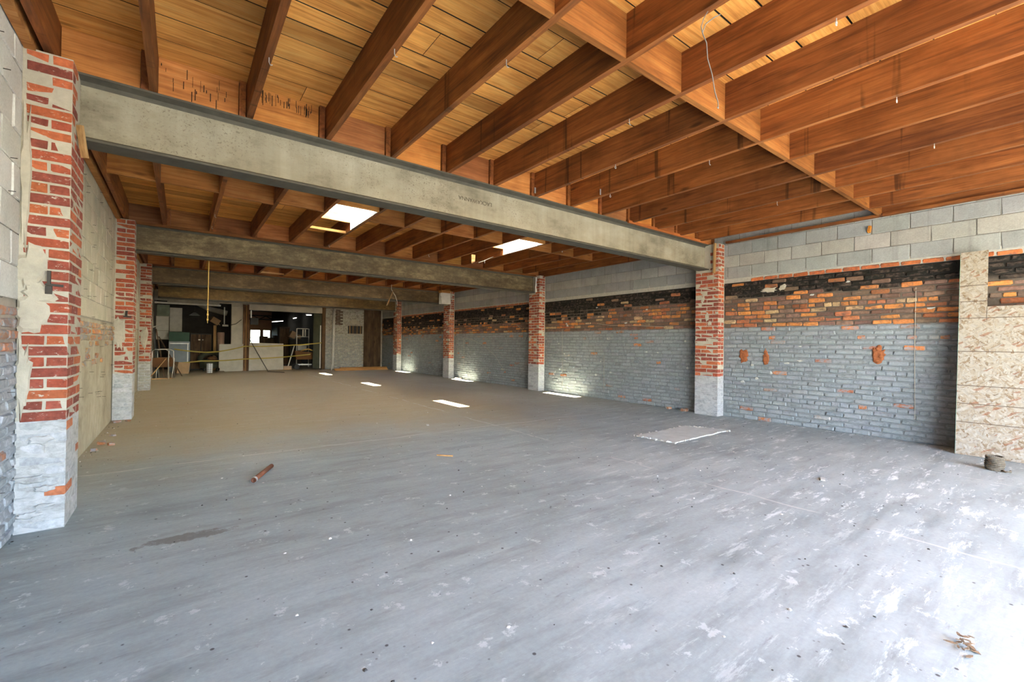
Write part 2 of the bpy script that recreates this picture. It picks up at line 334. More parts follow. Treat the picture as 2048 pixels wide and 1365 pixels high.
class MB:
    def __init__(s): s.v = []; s.f = []; s.c = []
    def add(s, v, f, col=None):
        n = len(s.v); s.v += [tuple(q) for q in v]; s.f += [tuple(i+n for i in q) for q in f]
        s.c += [col or (1, 1, 1)]*len(f); return s
    def box(s, *a, col=None): return s.add(boxv(*a), BF, col)
    def obox(s, c, d, rot=(0, 0, 0), col=None):
        from mathutils import Euler
        R = Euler(rot).to_matrix(); h = [q/2 for q in d]
        return s.add([Vector(c)+R @ Vector(q) for q in boxv(-h[0], h[0], -h[1], h[1], -h[2], h[2])], BF, col)
    def bar(s, a, b, w, h=None, col=None):
        a = Vector(a); b = Vector(b); d = (b-a); L = d.length; R = d.to_track_quat('Y', 'Z').to_matrix(); h = h or w
        return s.add([a+R @ Vector(q) for q in boxv(-w/2, w/2, 0, L, -h/2, h/2)], BF, col)
    def tube(s, pts, r, n=8, cap=True, col=None):
        pts = [Vector(p) for p in pts]; v = []; f = []; N = len(pts)
        t0 = (pts[1]-pts[0]).normalized(); u = t0.orthogonal().normalized()
        for i, p in enumerate(pts):
            t = (pts[min(i+1, N-1)]-pts[max(i-1, 0)]).normalized(); u = (u-t*u.dot(t)).normalized(); w = t.cross(u)
            rr = r[i] if isinstance(r, (list, tuple)) else r
            for k in range(n): a = 2*math.pi*k/n; v.append(p+u*math.cos(a)*rr+w*math.sin(a)*rr)
        for i in range(N-1):
            for k in range(n): f.append((i*n+k, i*n+(k+1) % n, (i+1)*n+(k+1) % n, (i+1)*n+k))
        if cap: f += [tuple(range(n))[::-1], tuple(range((N-1)*n, N*n))]
        return s.add(v, f, col)
    def lathe(s, c, prof, n=20, col=None):
        v = []; f = []; c = Vector(c)
        for r, z in prof:
            for k in range(n): a = 2*math.pi*k/n; v.append(c+Vector((r*math.cos(a), r*math.sin(a), z)))
        for i in range(len(prof)-1):
            for k in range(n): f.append((i*n+k, i*n+(k+1) % n, (i+1)*n+(k+1) % n, (i+1)*n+k))
        f += [tuple(range(n))[::-1], tuple(range((len(prof)-1)*n, len(prof)*n))]
        return s.add(v, f, col)
    def prism(s, poly, ax, a0, a1, col=None):
        # poly in the two remaining axes (in axis order), extruded along ax
        def mk(p, a):
            q = list(p); q.insert(ax, a); return q
        n = len(poly); v = [mk(p, a0) for p in poly]+[mk(p, a1) for p in poly]
        f = [tuple(range(n))[::-1], tuple(range(n, 2*n))]+[(i, (i+1) % n, n+(i+1) % n, n+i) for i in range(n)]
        return s.add(v, f, col)
    def mesh(s, name, mat, smooth=False, org=(0, 0, 0)):
        me = bpy.data.meshes.new(name); o = Vector(org)
        me.from_pydata([Vector(q)-o for q in s.v], [], s.f)
        bm = bmesh.new(); bm.from_mesh(me); bmesh.ops.recalc_face_normals(bm, faces=bm.faces)
        bm.to_mesh(me); bm.free()
        if any(c != (1, 1, 1) for c in s.c):
            ca = me.color_attributes.new('Col', 'FLOAT_COLOR', 'CORNER'); buf = np.ones((len(me.loops), 4), np.float32)
            for p, c in zip(me.polygons, s.c): buf[p.loop_start:p.loop_start+p.loop_total, :3] = c
            ca.data.foreach_set('color', buf.ravel())
        if smooth: me.polygons.foreach_set('use_smooth', [True]*len(me.polygons))
        me.materials.append(mat); return me
    def build(s, name, mat, parent=None, smooth=False, org=None):
        if org is None:
            a = np.array(s.v); lo, hi = a.min(0), a.max(0); org = ((lo[0]+hi[0])/2, (lo[1]+hi[1])/2, lo[2])
        return put(name, s.mesh(name, mat, smooth, org), parent, org)
CUBE = {}
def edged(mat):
    me = MB().box(-.5, .5, -.5, .5, -.5, .5).mesh('timber', mat); me.materials.append(M['gap_shade_tar'])  # shade in the gaps between boards painted onto their sides
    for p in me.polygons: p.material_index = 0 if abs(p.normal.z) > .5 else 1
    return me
def piece(name, mat, x0, x1, y0, y1, z0, z1, parent, color=(1, 1, 1), rot=(0, 0, 0)):
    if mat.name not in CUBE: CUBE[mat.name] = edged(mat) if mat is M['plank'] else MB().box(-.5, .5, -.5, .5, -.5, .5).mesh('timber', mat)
    return put(name, CUBE[mat.name], parent, ((x0+x1)/2, (y0+y1)/2, (z0+z1)/2), rot, (x1-x0, y1-y0, z1-z0), color)
def rbox(name, mat, x0, x1, y0, y1, z0, z1, parent=None): return MB().box(x0, x1, y0, y1, z0, z1).build(name, mat, parent)
def bevbox(dx, dy, dz, ch, jit, seed):
    bm = bmesh.new(); bmesh.ops.create_cube(bm, size=1)
    for v in bm.verts: v.co = Vector((v.co.x*dx, v.co.y*dy, v.co.z*dz))
    bmesh.ops.bevel(bm, geom=list(bm.edges), offset=ch, segments=1, affect='EDGES', profile=.5)
    r = random.Random(seed)
    for v in bm.verts: v.co += Vector((r.uniform(-jit, jit), r.uniform(-jit, jit), r.uniform(-jit, jit)))
    bm.verts.index_update()
    V = [v.co.copy() for v in bm.verts]; F = [tuple(v.index for v in f.verts) for f in bm.faces]; bm.free(); return V, F
def me_of(VF, mat, name='brick'):
    return MB().add(*VF).mesh(name, mat)
def jit(c, a):
    k = 1+rnd.uniform(-a, a); return tuple(max(0, min(1, q*k*(1+rnd.uniform(-a*.25, a*.25)))) for q in c)

# ================================================================== STRUCTURE
XL, XR, WL, WR = -.573, 7.38, -.80, 7.585
PY = (3.95, 8.70, 13.47, 18.06)
BY = tuple(p+.175 for p in PY)         # front edge of each beam's flange
ZT, ZB = 2.996, 2.545
ZD = 3.285                              # underside of the roof boards
YF = -2.4                               # inner face of the front wall
YB = 20.3                               # back partition
def joistx(k, bay): return .395+.604*k-(.05 if bay in (1, 3) else 0)
SKY = []
for bay, y0 in ((1, 6.0), (2, 10.77), (3, 15.5)):
    for k in (2, 7): SKY.append((bay, k, joistx(k, bay)+.045, joistx(k+1, bay), y0, y0+1.22))

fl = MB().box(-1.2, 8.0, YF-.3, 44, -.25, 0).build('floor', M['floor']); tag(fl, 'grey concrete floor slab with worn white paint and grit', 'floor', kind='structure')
pv = MB().box(-30, 40, -45, YF-.3, -.3, -.06).build('pavement', M['pave']); tag(pv, 'sunlit pavement outside the front opening', 'pavement', kind='structure')

# roof with skylight holes
rb = MB(); xs = sorted({-1.1, 7.95}|{s[2] for s in SKY}|{s[3] for s in SKY}); ys = sorted({YF-.3, 44.0}|{s[4] for s in SKY}|{s[5] for s in SKY})
for i in range(len(ys)-1):
    run = -1.1
    for a, b in zip(xs[:-1], xs[1:]):
        xc, yc = (a+b)/2, (ys[i]+ys[i+1])/2
        if any(s[2] < xc < s[3] and s[4] < yc < s[5] for s in SKY):
            if a > run: rb.box(run, a, ys[i], ys[i+1], ZD+.026, ZD+.12)
            run = b
    rb.box(run, 7.95, ys[i], ys[i+1], ZD+.026, ZD+.12)
ceil = rb.build('ceiling', M['dark'], org=(0, 0, 0)); tag(ceil, 'open timber ceiling of joists, blocking and roof boards', 'ceiling', kind='structure')

# roof boards
y = YF; row = 0
while y < YB:
    w = rnd.choice((.14, .19, .285, .285)) if y < 9 else .285
    y1 = y+w-rnd.choice((.006, .008, .011))
    cuts = [WL]+sorted(rnd.uniform(.2, 7.2) for _ in range(2 if y < 9 else 1))+[7.58]
    segs = []
    for a, b in zip(cuts[:-1], cuts[1:]):
        if b-a < .25: b = a+.25
        parts = [(a+.002, b-.002)]
        for s in SKY:
            if s[4]-.0 < y1 and s[5] > y:
                nxt = []
                for p, q in parts:
                    if q <= s[2] or p >= s[3]: nxt.append((p, q)); continue
                    if s[2]-p > .02: nxt.append((p, s[2]))
                    if q-s[3] > .02: nxt.append((s[3], q))
                parts = nxt
        segs += parts
    tone = rnd.uniform(.92, 1.18)
    for a, b in segs:
        yy0, yy1 = y, y1
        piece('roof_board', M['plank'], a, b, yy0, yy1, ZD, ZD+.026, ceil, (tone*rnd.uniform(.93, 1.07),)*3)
    y += w; row += 1

# joists, laid bay by bay and lapped over the beams
ENDS = [(YF, BY[0]+.19), (BY[0]+.012, BY[1]+.19), (BY[1]+.012, BY[2]+.19), (BY[2]+.012, BY[3]+.19), (BY[3]+.012, YB+.05)]
for bay, (ya, yb) in enumerate(ENDS):
    for k in range(-2, 12):
        x = joistx(k, bay) if k > -2 else WL+.085
        t = rnd.uniform(.85, 1.1); tint = (t, t*rnd.uniform(.93, 1.03), t*rnd.uniform(.85, 1.05))
        if k < 1 and bay == 0: tint = tuple(q*.8 for q in tint)
        piece('joist', M['joist'], x, x+.045, ya, yb, ZT+.003, ZD, ceil, tint)
    if bay == 0:
        piece('joist', M['joist'], WR-.05, WR-.006, YF, 1.79, ZT+.003, ZD, ceil, (1.1, 1.1, 1.1))
        piece('wall_plate', M['joist'], WR-.085, WR-.012, YF, 3.9, 2.985, 3.02, ceil, (1.15, 1.15, 1.15))
    else: piece('joist', M['joist'], WR-.06, WR-.012, ya, yb, 2.965, ZD, ceil, (.95, .95, .95))
    piece('wall_plate', M['block'], WL+.005, WL+.055, ya, yb, 2.975, 3.09, ceil, (.8, .75, .7))
# blocking on the beams and at mid span
MID = (1.79, 6.48, 11.2, 15.95)
TONES = ((1.15, 1.0, .75), (.62, .52, .55), (1.2, 1.0, .7), (.66, .5, .5), (1.1, .95, .8), (.95, .8, .7))
def gaps(bay):
    e = [WL+.13]+[joistx(k, bay) for k in range(-1, 12)]
    return e
for bi in range(4):
    b0 = bi; nb = bi+1
    for k in range(-2, 12):
        xa = (joistx(k, b0) if k > -2 else WL+.085)+.047
        xb = (min(joistx(k+1, b0), joistx(k+1, nb)) if k < 11 else WR-.06)-.004
        xa = max(xa, (joistx(k, nb)+.047) if k > -2 else xa)
        t = TONES[(k+bi*2) % 6] if bi == 0 else tuple(q*rnd.uniform(.7, .95) for q in TONES[(k*3+bi) % 6])
        piece('blocking', M['block'], xa, xb, BY[bi]+.04, BY[bi]+.08, ZT+.004, ZD-.002, ceil, t)
    if bi > 0: piece('nailer_strip', M['block'], XL, XR, BY[bi]-.032, BY[bi]-.002, ZT-.03, ZT+.012, ceil, (.42, .34, .3))
piece('nailer_strip', M['block'], 5.15, 7.3, BY[0]-.032, BY[0]-.002, ZT-.018, ZT+.02, ceil, (.75, .5, .4))
for bay, ym in enumerate(MID):
    for k in range(-2, 11):
        if any(s[0] == bay and s[1] == k for s in SKY): continue
        xa = (joistx(k, bay) if k > -2 else WL+.085)+.046; xb = joistx(k+1, bay)-.001
        yo = ym+(.0 if bay == 0 else rnd.uniform(-.06, .06))
        t = (.58, .46, .34) if bay == 0 else jit((.85, .75, .65), .2)
        piece('blocking', M['block'], xa, xb, yo, yo+.042, ZT+.003, ZD-.002, ceil, t)
piece('blocking', M['block'], joistx(11, 0)+.046, WR-.052, 1.78, 1.82, ZT+.003, ZD-.002, ceil, (.58, .46, .34))
for s in SKY:      # trimmers at the ends of each skylight
    piece('blocking', M['block'], s[2]+.001, s[3]-.001, s[4]-.042, s[4], ZT+.003, ZD-.002, ceil, (1.1, 1, .8))
    piece('blocking', M['block'], s[2]+.001, s[3]-.001, s[5], s[5]+.042, ZT+.12, ZD-.002, ceil, (1.1, 1, .8))
piece('blocking', M['pine'], joistx(2, 1)+.046, joistx(3, 1)-.001, 7.50, 7.56, ZT+.003, ZT+.04, ceil, (1.1, 1, .8))
piece('blocking', M['pine'], joistx(2, 2)+.046, joistx(3, 2)-.001, 13.3, 13.36, ZT+.003, ZT+.04, ceil, (1.1, 1.1, 1.1))
# screw eyes, hooks and strap ends under the joists
def hook(x, y, z, kind):
    if kind == 0:
        pts = [(x, y, z+.004)]+[(x+.011*math.sin(a), y, z-.018-.011*(1-math.cos(a))+.0) for a in np.linspace(0, 2*math.pi*.92, 12)]
    else:
        pts = [(x, y, z+.004), (x, y, z-.03), (x+.008, y, z-.045), (x+.02, y, z-.04)]
    MB().tube(pts, .0028, 6).build('screw_hook', M['zinc'], ceil)
for x, y, kd in ((2.82, 2.25, 1), (2.83, .87, 0), (4.05, 2.27, 1), (4.06, .88, 0), (5.24, .88, 0), (4.05, 3.5, 0), (.42, 3.17, 1), (1.62, 2.26, 1), (1.02, 2.6, 1), (5.85, 2.4, 1), (3.43, 2.9, 0), (.36, 7.6, 1), (.36, 8.4, 1), (2.17, 8.6, 1), (4.0, 8.2, 1)): hook(x, y, ZT+.003, kd)
for x, y, z in ((1.68, BY[0]+.035, 3.20), (1.64, BY[0]+.0, 3.03), (3.39, BY[0]-.01, 3.03), (4.0, 3.62, 3.01), (5.9, 6.3, 3.0)):
    piece('strap_end', M['zinc'], x, x+.022, y-.003, y, z, z+.07, ceil)

db = MB(); dr = random.Random(4)
for i in range(75):
    k = 0 if i < 55 else -1; x = joistx(k, 0)+.05+dr.random()**(1.4 if k == 0 else 1)*.46; L = dr.uniform(.015, .09); z = (3.275-dr.random()**2*.06) if k == 0 else dr.uniform(3.06, 3.25)
    db.box(x, x+dr.uniform(.002, .006), BY[0]+.036, BY[0]+.04, z-L, z)
o = db.build('tar_drips', M['gap_shade_tar'], ceil); o['kind'] = 'stuff'
# ------------------------------------------------------------------ side walls, front and back
WBV = [bevbox(.10, .204, .0585, .011, .0055, i) for i in range(8)]
WBM = [me_of(v, M['wbrick']) for v in WBV]
def rightcol(y, z):
    blackb = 2.06-.23*max(0, min(1, (y-5.4)/2.4))+.03*math.sin(y*5)
    if z < 1.52:
        p = .03+(.13 if z > 1.15 and y < 3.3 else 0)+(.10 if z > 1.42 else 0)
        if rnd.random() < p: return jit(rnd.choice(((.58, .20, .06), (.42, .15, .08), (.35, .22, .17), (.46, .18, .08), (.40, .36, .33))), .2)
        return jit((.25, .273, .288), .16)
    blackb += rnd.uniform(-.07, .05)
    if z > blackb and rnd.random() > .13: return jit((.016, .014, .012), .3)
    r = rnd.random()
    if r < .24: return jit((.60, .235, .07), .2)
    if r < .42: return jit((.40, .145, .065), .25)
    if r < .50: return jit((.50, .34, .19), .2)
    return jit((.205, .125, .092), .3)
wr = MB().box(WR+.002, WR+.3, YF-.3, 44, -.2, 3.35).build('wall_right', M['backing'], org=(0, 0, 0))
tag(wr, 'right hand wall, grey painted and bare old brick under concrete blocks', 'wall', kind='structure')
HOLES = ((3.53, 3.69, .93, 1.18), (3.20, 3.31, .88, 1.18), (1.74, 1.89, 1.0, 1.24))
cand = []
CH = .0695
for c in range(33):
    z = c*CH+.035; y = -.9-(.107 if c % 2 else 0)+rnd.uniform(-.02, .02)
    hdr = (c % 7 == 5)
    while y < 20.2:
        L = (.105 if hdr else .214)*rnd.uniform(.95, 1.06); yc = y+L/2; y += L
        if any(p < yc < p+.43 for p in PY): continue
        hole = False and any(a-.03 < yc < b+.03 and d-.03 < z < e+.03 for a, b, d, e in HOLES)
        if yc < .35: continue
        if yc < 1.0 and z < (1.7 if yc < .79 else 2.33): continue       # behind the strand board
        col = jit((.52, .17, .055), .3) if hole else rightcol(yc, z)
        dep = rnd.uniform(.002, .018) if not hole else rnd.uniform(-.03, -.012)
        if z < 1.5 and not hole: dep = rnd.uniform(.002, .013)
        cand.append((yc, z, L, col, dep))
# red course under the blocks
y = .32
while y < 3.35: cand.append((y+.105, 2.328, .21, jit((.52, .15, .055), .15), .008)); y += .213
y = 9.2
while y < 18: cand.append((y+.105, 2.328, .21, jit((.42, .14, .07), .2), .008)); y += .213
cand.sort(key=lambda q: q[0])
near = [q for q in cand if q[0] > .3][:300]; far = cand[300:]
for yc, z, L, col, dep in near:
    k = rnd.randrange(8); put('brick', WBM[k], wr, (WR+.05-dep, yc, z), (rnd.uniform(-.025, .025), 0, rnd.uniform(-.02, .02)), (1, (L-.010)/.204, rnd.uniform(.94, 1.03)), col)
fb = MB()
for yc, z, L, col, dep in far:
    V, F = WBV[rnd.randrange(8)]; s = (L-.010)/.204
    fb.add([(v.x+WR+.05-dep, v.y*s+yc, v.z+z) for v in V], F, col)
o = fb.build('brickwork', M['wbrick_a'], wr); o['kind'] = 'stuff'
# concrete blocks above
CBV = [bevbox(.06, .392, .193, .006, .003, 40+i) for i in range(4)]; CBM = [me_of(v, M['cmu'], 'concrete_block') for v in CBV]
fb = MB()
for c in range(4):
    z = 2.375+.2*c+.1; y = -.9-(.2 if c % 2 else 0)
    while y < 20.2:
        yc = y+.2; y += .4
        if yc < .3 or any(p-.1 < yc < p+.5 for p in PY) and False: continue
        base = (.30, .31, .305) if c in (0, 2, 3) else (.38, .37, .34)
        if yc > 4.2: base = tuple(q*.92 for q in base)
        col = jit(base, .08); k = rnd.randrange(4)
        if c == 0 and 3.3 < yc < 8.6: pass
        if yc < 8.8: put('concrete_block', CBM[k], wr, (WR+.024, yc, z), (0, 0, 0), (1, 1, 1), col)
        else: fb.add([(v.x+WR+.024, v.y+yc, v.z+z) for v in CBV[k][0]], CBV[k][1], col)
o = fb.build('blockwork', M['cmu_a'], wr); o['kind'] = 'stuff'
# lumps of mortar and plaster left on the wall
def blob(name, mat, ax, face, cx, cz, rx, rz, thick, parent, seed, n=18):
    r = random.Random(seed); poly = []
    for i in range(n):
        a = 2*math.pi*i/n; k = r.uniform(.62, 1.12); poly.append((cx+rx*k*math.cos(a), cz+rz*k*math.sin(a)))
    b = MB(); N = n
    def P(p, d): return (face+d, p[0], p[1]) if ax == 0 else (p[0], face+d, p[1])
    inner = [((p[0]-cx)*.78+cx, (p[1]-cz)*.78+cz) for p in poly]
    v = [P(p, 0) for p in poly]+[P(p, thick) for p in inner]+[P((cx, cz), thick*1.1)]
    f = [(i, (i+1) % N, N+(i+1) % N, N+i) for i in range(N)]+[(N+i, N+(i+1) % N, 2*N) for i in range(N)]
    b.add(v, f); return b.build(name, mat, parent, org=(0, 0, 0) if parent is None else wloc(parent))
blob('mortar_lump', M['mortar'], 0, WR-.004, 3.22, 2.13, .14, .05, -.02, wr, 3); blob('mortar_lump', M['mortar'], 0, WR-.004, 3.02, 2.15, .06, .06, -.02, wr, 4)
for i in range(26):
    yy = rnd.uniform(4.6, 8.5) if i < 16 else rnd.uniform(1.2, 3.8); blob('mortar_lump', M['matrim'], 0, WR-.004, yy, rnd.uniform(.5, 1.45) if i % 3 else rnd.uniform(1.6, 2.2), rnd.uniform(.02, .05), rnd.uniform(.012, .025), -.012, wr, 60+i, 10)
for pts in ([(8.03, 1.57), (8.0, .15)], [(6.67, .97), (6.66, .15)], [(1.437, 2.0), (1.445, 1.2), (1.438, .3)], [(12.8, 1.41), (12.2, 1.31), (11.65, 1.17), (10.95, .85), (10.56, .51)], [(12.8, 1.4), (12.77, .33)], [(10.47, 1.84), (9.9, 1.75), (9.63, 1.6)], [(6.88, 1.69), (6.5, 1.64), (5.84, 1.62), (5.0, 1.57)]):
    MB().tube([(WR-.014, y_, z_) for y_, z_ in pts], .003, 5).build('chalk_line', M['mortar'], wr)
for i, (hy, hz, ry, rz) in enumerate(((3.61, 1.055, .085, .13), (3.255, 1.03, .052, .155), (1.815, 1.12, .08, .125))):
    blob('broken_brick', M['raw'], 0, WR-.008, hy, hz, ry, rz, -.012, wr, 130+i, 22)
    for j in range(4): blob('broken_brick', M['raw'], 0, WR-.012, hy+rnd.uniform(-.5, .5)*ry, hz+rz*(.6-.4*j), ry*.45, .03, -.014, wr, 140+i*5+j, 9)
MB().obox((WR-.02, 1.92, 2.845), (.05, .028, .085), (.1, .35, 0)).build('plastic_wedge', M['orange'], wr)

wl = MB().box(WL-.3, WL-.008, YF-.3, 44, -.2, 3.35).build('wall_left', M['leftlow'], org=(0, 0, 0))
tag(wl, 'left hand wall, concrete blocks over patched and parged old brick', 'wall', kind='structure')
fb = MB()
for c in range(8):
    z = 1.43+.2*c+.1; y = 3.2-(.2 if c % 2 else 0)
    while y < 20.2:
        yc = y+.2; y += .4
        base = (.60, .59, .55) if yc < 4.2 else (.50, .46, .36)
        col = jit(base, .07); k = rnd.randrange(4)
        if yc < 8.8: put('concrete_block', CBM[k], wl, (WL-.03+rnd.uniform(-.002, .003), yc, z), (0, 0, 0), (1, 1, 1), col)
        else: fb.add([(v.x+WL-.03, v.y+yc, v.z+z) for v in CBV[k][0]], CBV[k][1], col)
o = fb.build('blockwork', M['cmu_a'], wl); o['kind'] = 'stuff'
for c in range(20):
    z = c*CH+.035; y = 3.25-(.107 if c % 2 else 0)
    while y < 3.95:
        col = jit((.42, .44, .47), .08) if z < 1.14 and rnd.random() > .05 else jit(rnd.choice(((.36, .20, .14), (.46, .22, .12), (.30, .20, .17))), .2)
        put('brick', WBM[rnd.randrange(8)], wl, (WL-.05+rnd.uniform(.0, .006), y+.107, z), (0, 0, 0), (1, 1, 1), col); y += .214
for c in range(13, 20):
    z = c*CH+.03; y = 4.5
    while y < 8.65:
        if rnd.random() < (.85 if c > 16 else .16) and (c > 16 or y > 6 and y < 7.5 or rnd.random() < .3):
            put('brick', WBM[rnd.randrange(8)], wl, (WL-.045+rnd.uniform(.0, .008), y+.107, z), (0, 0, 0), (1, .95, 1), jit(rnd.choice(((.58, .27, .09), (.50, .20, .07), (.45, .30, .16))), .2))
        y += .214
fb = MB()
for i in range(170):
    yy = rnd.uniform(3.45, 13); z = rnd.uniform(.3, 2.95)
    if any(p-.05 < yy < p+.48 for p in PY): continue
    fb.bar((WL-.01, yy, z), (WL+.028, yy+rnd.uniform(-.008, .008), z+rnd.uniform(-.004, .004)), .0035)
o = fb.build('wall_ties', M['iron'], wl); o['kind'] = 'stuff'

wf = MB().box(WL, -.5, YF-.3, YF, 0, 3.28).box(6.1, WR, YF-.3, YF, 0, 3.28).box(-.5, 6.1, YF-.3, YF, 2.85, 3.28).build('wall_front', M['outer'], org=(0, 0, 0))
tag(wf, 'front wall around the wide street opening behind the viewer', 'wall', kind='structure')
portal('front_opening_portal', (2.8, YF-.2, 1.42), (math.radians(90), 0, 0), 6.6, 2.85)

wb = MB()
for a in ((WL, 1.55, YB, YB+.2, 2.62, 3.28), (1.55, 2.14, YB, YB+.2, 0, 3.28), (2.14, 4.52, YB, YB+.2, 2.42, 3.28), (4.95, 7.6, YB+.04, YB+.3, 0, 3.28), (4.52, 4.95, YB, YB+.2, 2.42, 3.28)): wb.box(*a)
wb = wb.build('wall_back', M['plaster'], org=(0, 0, 0)); tag(wb, 'back partition with two openings and a whitewashed brick part', 'wall', kind='structure')
fb = MB()
V0 = [bevbox(.204, .10, .058, .007, .004, 70+i) for i in range(4)]
for c in range(39):
    z = c*.0677+.03; x = 5.03-(.107 if c % 2 else 0)
    while x < 6.65:
        xc = x+.107; x += .214
        if xc > 6.68 or xc < 5.0: continue
        if 6.0 < xc < 6.64 and 1.58 < z < 1.93: continue
        col = jit((.10, .06, .045), .3) if (5.42 < xc < 5.70 and z > 1.96) else jit((.47, .46, .41), .12)
        V, F = V0[c % 4]; fb.add([(v.x+xc, v.y+YB+.085, v.z+z) for v in V], F, col)
o = fb.build('brickwork', M['wbrick_a'], wb); o['kind'] = 'stuff'
x = 6.71
while x < 7.5: piece('plank', M['darkwoodz'], x, x+.155, YB-.01+rnd.uniform(0, .02), YB+.05, 0, 2.7, wb, jit((.9, .9, .9), .25)); x += .16
# exposed studs in the broken hole
piece('hole_back', M['black'], 6.0, 6.64, YB+.03, YB+.037, 1.58, 1.93, wb)
for x in (6.06, 6.2, 6.38, 6.54): piece('stud', M['palewoodz'], x, x+.035, YB+.005, YB+.03, 1.58, 1.93, wb, (.7, .7, .7))
blob('mortar_lump', M['mortar'], 1, YB+.03, 6.3, 2.1, .28, .12, -.012, wb, 91)
for (a, b, c_, d, mt) in ((-.78, 1.2, 2.50, 2.56, 'white'), (-.42, 1.16, 2.54, 2.68, 'plaster')): piece('lintel_board', M[mt], a, b, YB-.06, YB-.002, c_, d, wb)
piece('header_board', M['drywall'], 2.12, 4.88, YB-.045, YB-.002, 2.42, 2.66, wb, rot=(0, math.radians(.0), 0))
piece('jamb_panel', M['olive'], 4.53, 4.86, YB-.03, YB-.005, .05, 2.4, wb)
piece('jamb_trim', M['white'], 4.80, 4.84, YB-.05, YB-.03, .05, 1.9, wb)
piece('frame_post', M['darkwoodz'], 4.88, 5.02, YB-.06, YB+.03, 0, 2.7, wb, (1.5, 1.4, 1.2))
piece('wall_panel', M['drywall'], 1.56, 1.93, YB-.03, YB-.003, .05, 2.52, wb)
piece('post', M['darkwoodz'], 1.94, 2.03, YB-.09, YB-.002, 0, 2.62, wb, (1.6, 1.4, 1.2)); piece('post', M['palewoodz'], 2.035, 2.07, YB-.07, YB-.002, 0, 2.6, wb, (.7, .62, .5)); piece('post', M['darkwoodz'], 2.075, 2.14, YB-.1, YB-.002, 0, 2.62, wb, (1.2, 1, .9))
# room beyond the partition
br = MB().box(WL, 7.6, 36.2, 36.5, 0, .9).box(WL, 3.9, 36.2, 36.5, .9, 2.0).box(4.57, 4.7, 36.2, 36.5, .9, 2.0).box(5.2, 7.6, 36.2, 36.5, .9, 2.0).box(WL, 7.6, 36.2, 36.5, 2.0, 3.3).build('wall_far', M['pinkwall'], org=(0, 0, 0))
tag(br, 'salmon end wall with bright windows in the room beyond', 'wall', kind='structure')
for i, (a, b) in enumerate(((3.9, 4.57), (4.7, 5.2))):
    t = put('window_%d' % (i+1), None, None, ((a+b)/2, 36.3, .9)); t['kind'] = 'structure'; tag(t, ('left' if i == 0 else 'right')+' bright window in the salmon end wall', 'window', kind='structure')
    f = MB().box(a, a+.04, 36.25, 36.32, .9, 2.0).box(b-.04, b, 36.25, 36.32, .9, 2.0).box(a, b, 36.25, 36.32, 1.96, 2.0).box(a, b, 36.25, 36.32, .9, .94).box(a, b, 36.26, 36.3, 1.38, 1.42).build('window_frame', M['white'], t)
    MB().box(a+.04, b-.04, 36.28, 36.285, .94, 1.96).build('pane', M['glass'], t)
portal('end_window_portal', (4.55, 36.55, 1.45), (math.radians(-90), 0, 0), 1.4, 1.1)
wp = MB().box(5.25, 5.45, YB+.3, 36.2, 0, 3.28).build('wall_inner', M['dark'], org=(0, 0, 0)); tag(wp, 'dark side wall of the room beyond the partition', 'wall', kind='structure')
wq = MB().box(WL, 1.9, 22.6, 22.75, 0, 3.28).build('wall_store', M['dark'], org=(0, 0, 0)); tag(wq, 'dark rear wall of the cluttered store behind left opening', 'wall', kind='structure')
wpk = MB().box(2.15, 2.3, 22.75, 36.2, 0, 3.28).build('wall_side', M['pinkwall'], org=(0, 0, 0)); tag(wpk, 'salmon plaster wall seen through the right opening', 'wall', kind='structure')

# ================================================================== PIERS AND BEAMS
PBV = {}
def pbrick(dx, dy, seed):
    k = (round(dx, 3), round(dy, 3), seed % 3)
    if k not in PBV:
        v = bevbox(dx, dy, .0585, .0045, .0022, hash(k) % 999); PBV[k] = (v, me_of(v, M['brick']))
    return PBV[k]
def pier(side, py, label, parts, paint):
    xf = XR if side > 0 else XL; xw = WR if side > 0 else WL; wd = abs(xw-xf); s = 1 if side > 0 else -1
    root = thing('brick_pier', label, 'pier', ((xf+xw)/2, py+.215, 0), 'brick piers along the side walls')
    def bx(a, b, y0, y1, z0, z1):   # a,b: depth into the pier from its room face
        X = sorted((xf+s*a, xf+s*b)); return (X[0], X[1], y0, y1, z0, z1)
    ZS = .69
    lower = MB().box(*bx(.005, wd, py+.005, py+.425, 0, ZS)); lower.build('painted_base', M[paint[0]], root)
    MB().box(*bx(.006, wd, py+.006, py+.424, ZS, 2.985)).build('mortar_core', M['mortar'], root)
    join = MB()
    def put_brick(a, b, y0, y1, z, col):
        dx, dy = b-a-.009, y1-y0-.009
        if dx < .02 or dy < .02: return
        VF, me = pbrick(dx, dy, rnd.randrange(3)); c = Vector((xf+s*(a+b)/2+rnd.uniform(-.002, .002), (y0+y1)/2+rnd.uniform(-.002, .002), z))
        if parts: put('brick', me, root, c, (0, 0, rnd.uniform(-.006, .006)), (1, 1, rnd.uniform(.96, 1.03)), col)
        else: join.add([v+c for v in VF[0]], VF[1], col)
    for c in range(44):
        z = c*.0678+.034
        def colr():
            if z < ZS:
                if rnd.random() < .02: return jit((.44, .15, .07), .2)
                return jit(paint[1], .10)
            return jit(rnd.choice(((.36, .085, .045), (.30, .075, .048), (.44, .12, .05), (.25, .065, .045))), .14)
        top = z > 2.53
        if z < ZS and side > 0: off = -.001
        if c % 2 == 0:
            put_brick(0, wd-.012, py, py+.10, z, colr())
            if not top: put_brick(0, .10, py+.10, py+.315, z, colr()); put_brick(0, .10, py+.315, py+.43, z, colr())
        else:
            y1 = py+.163 if top else py+.21
            put_brick(0, .105, py, y1, z, colr()); put_brick(.105, wd-.012, py, py+.10, z, colr())
            if not top: put_brick(0, .10, py+.21, py+.43, z, colr())
    if not parts: o = join.build('brickwork', M['brick_a'], root); o['kind'] = 'stuff'
    return root
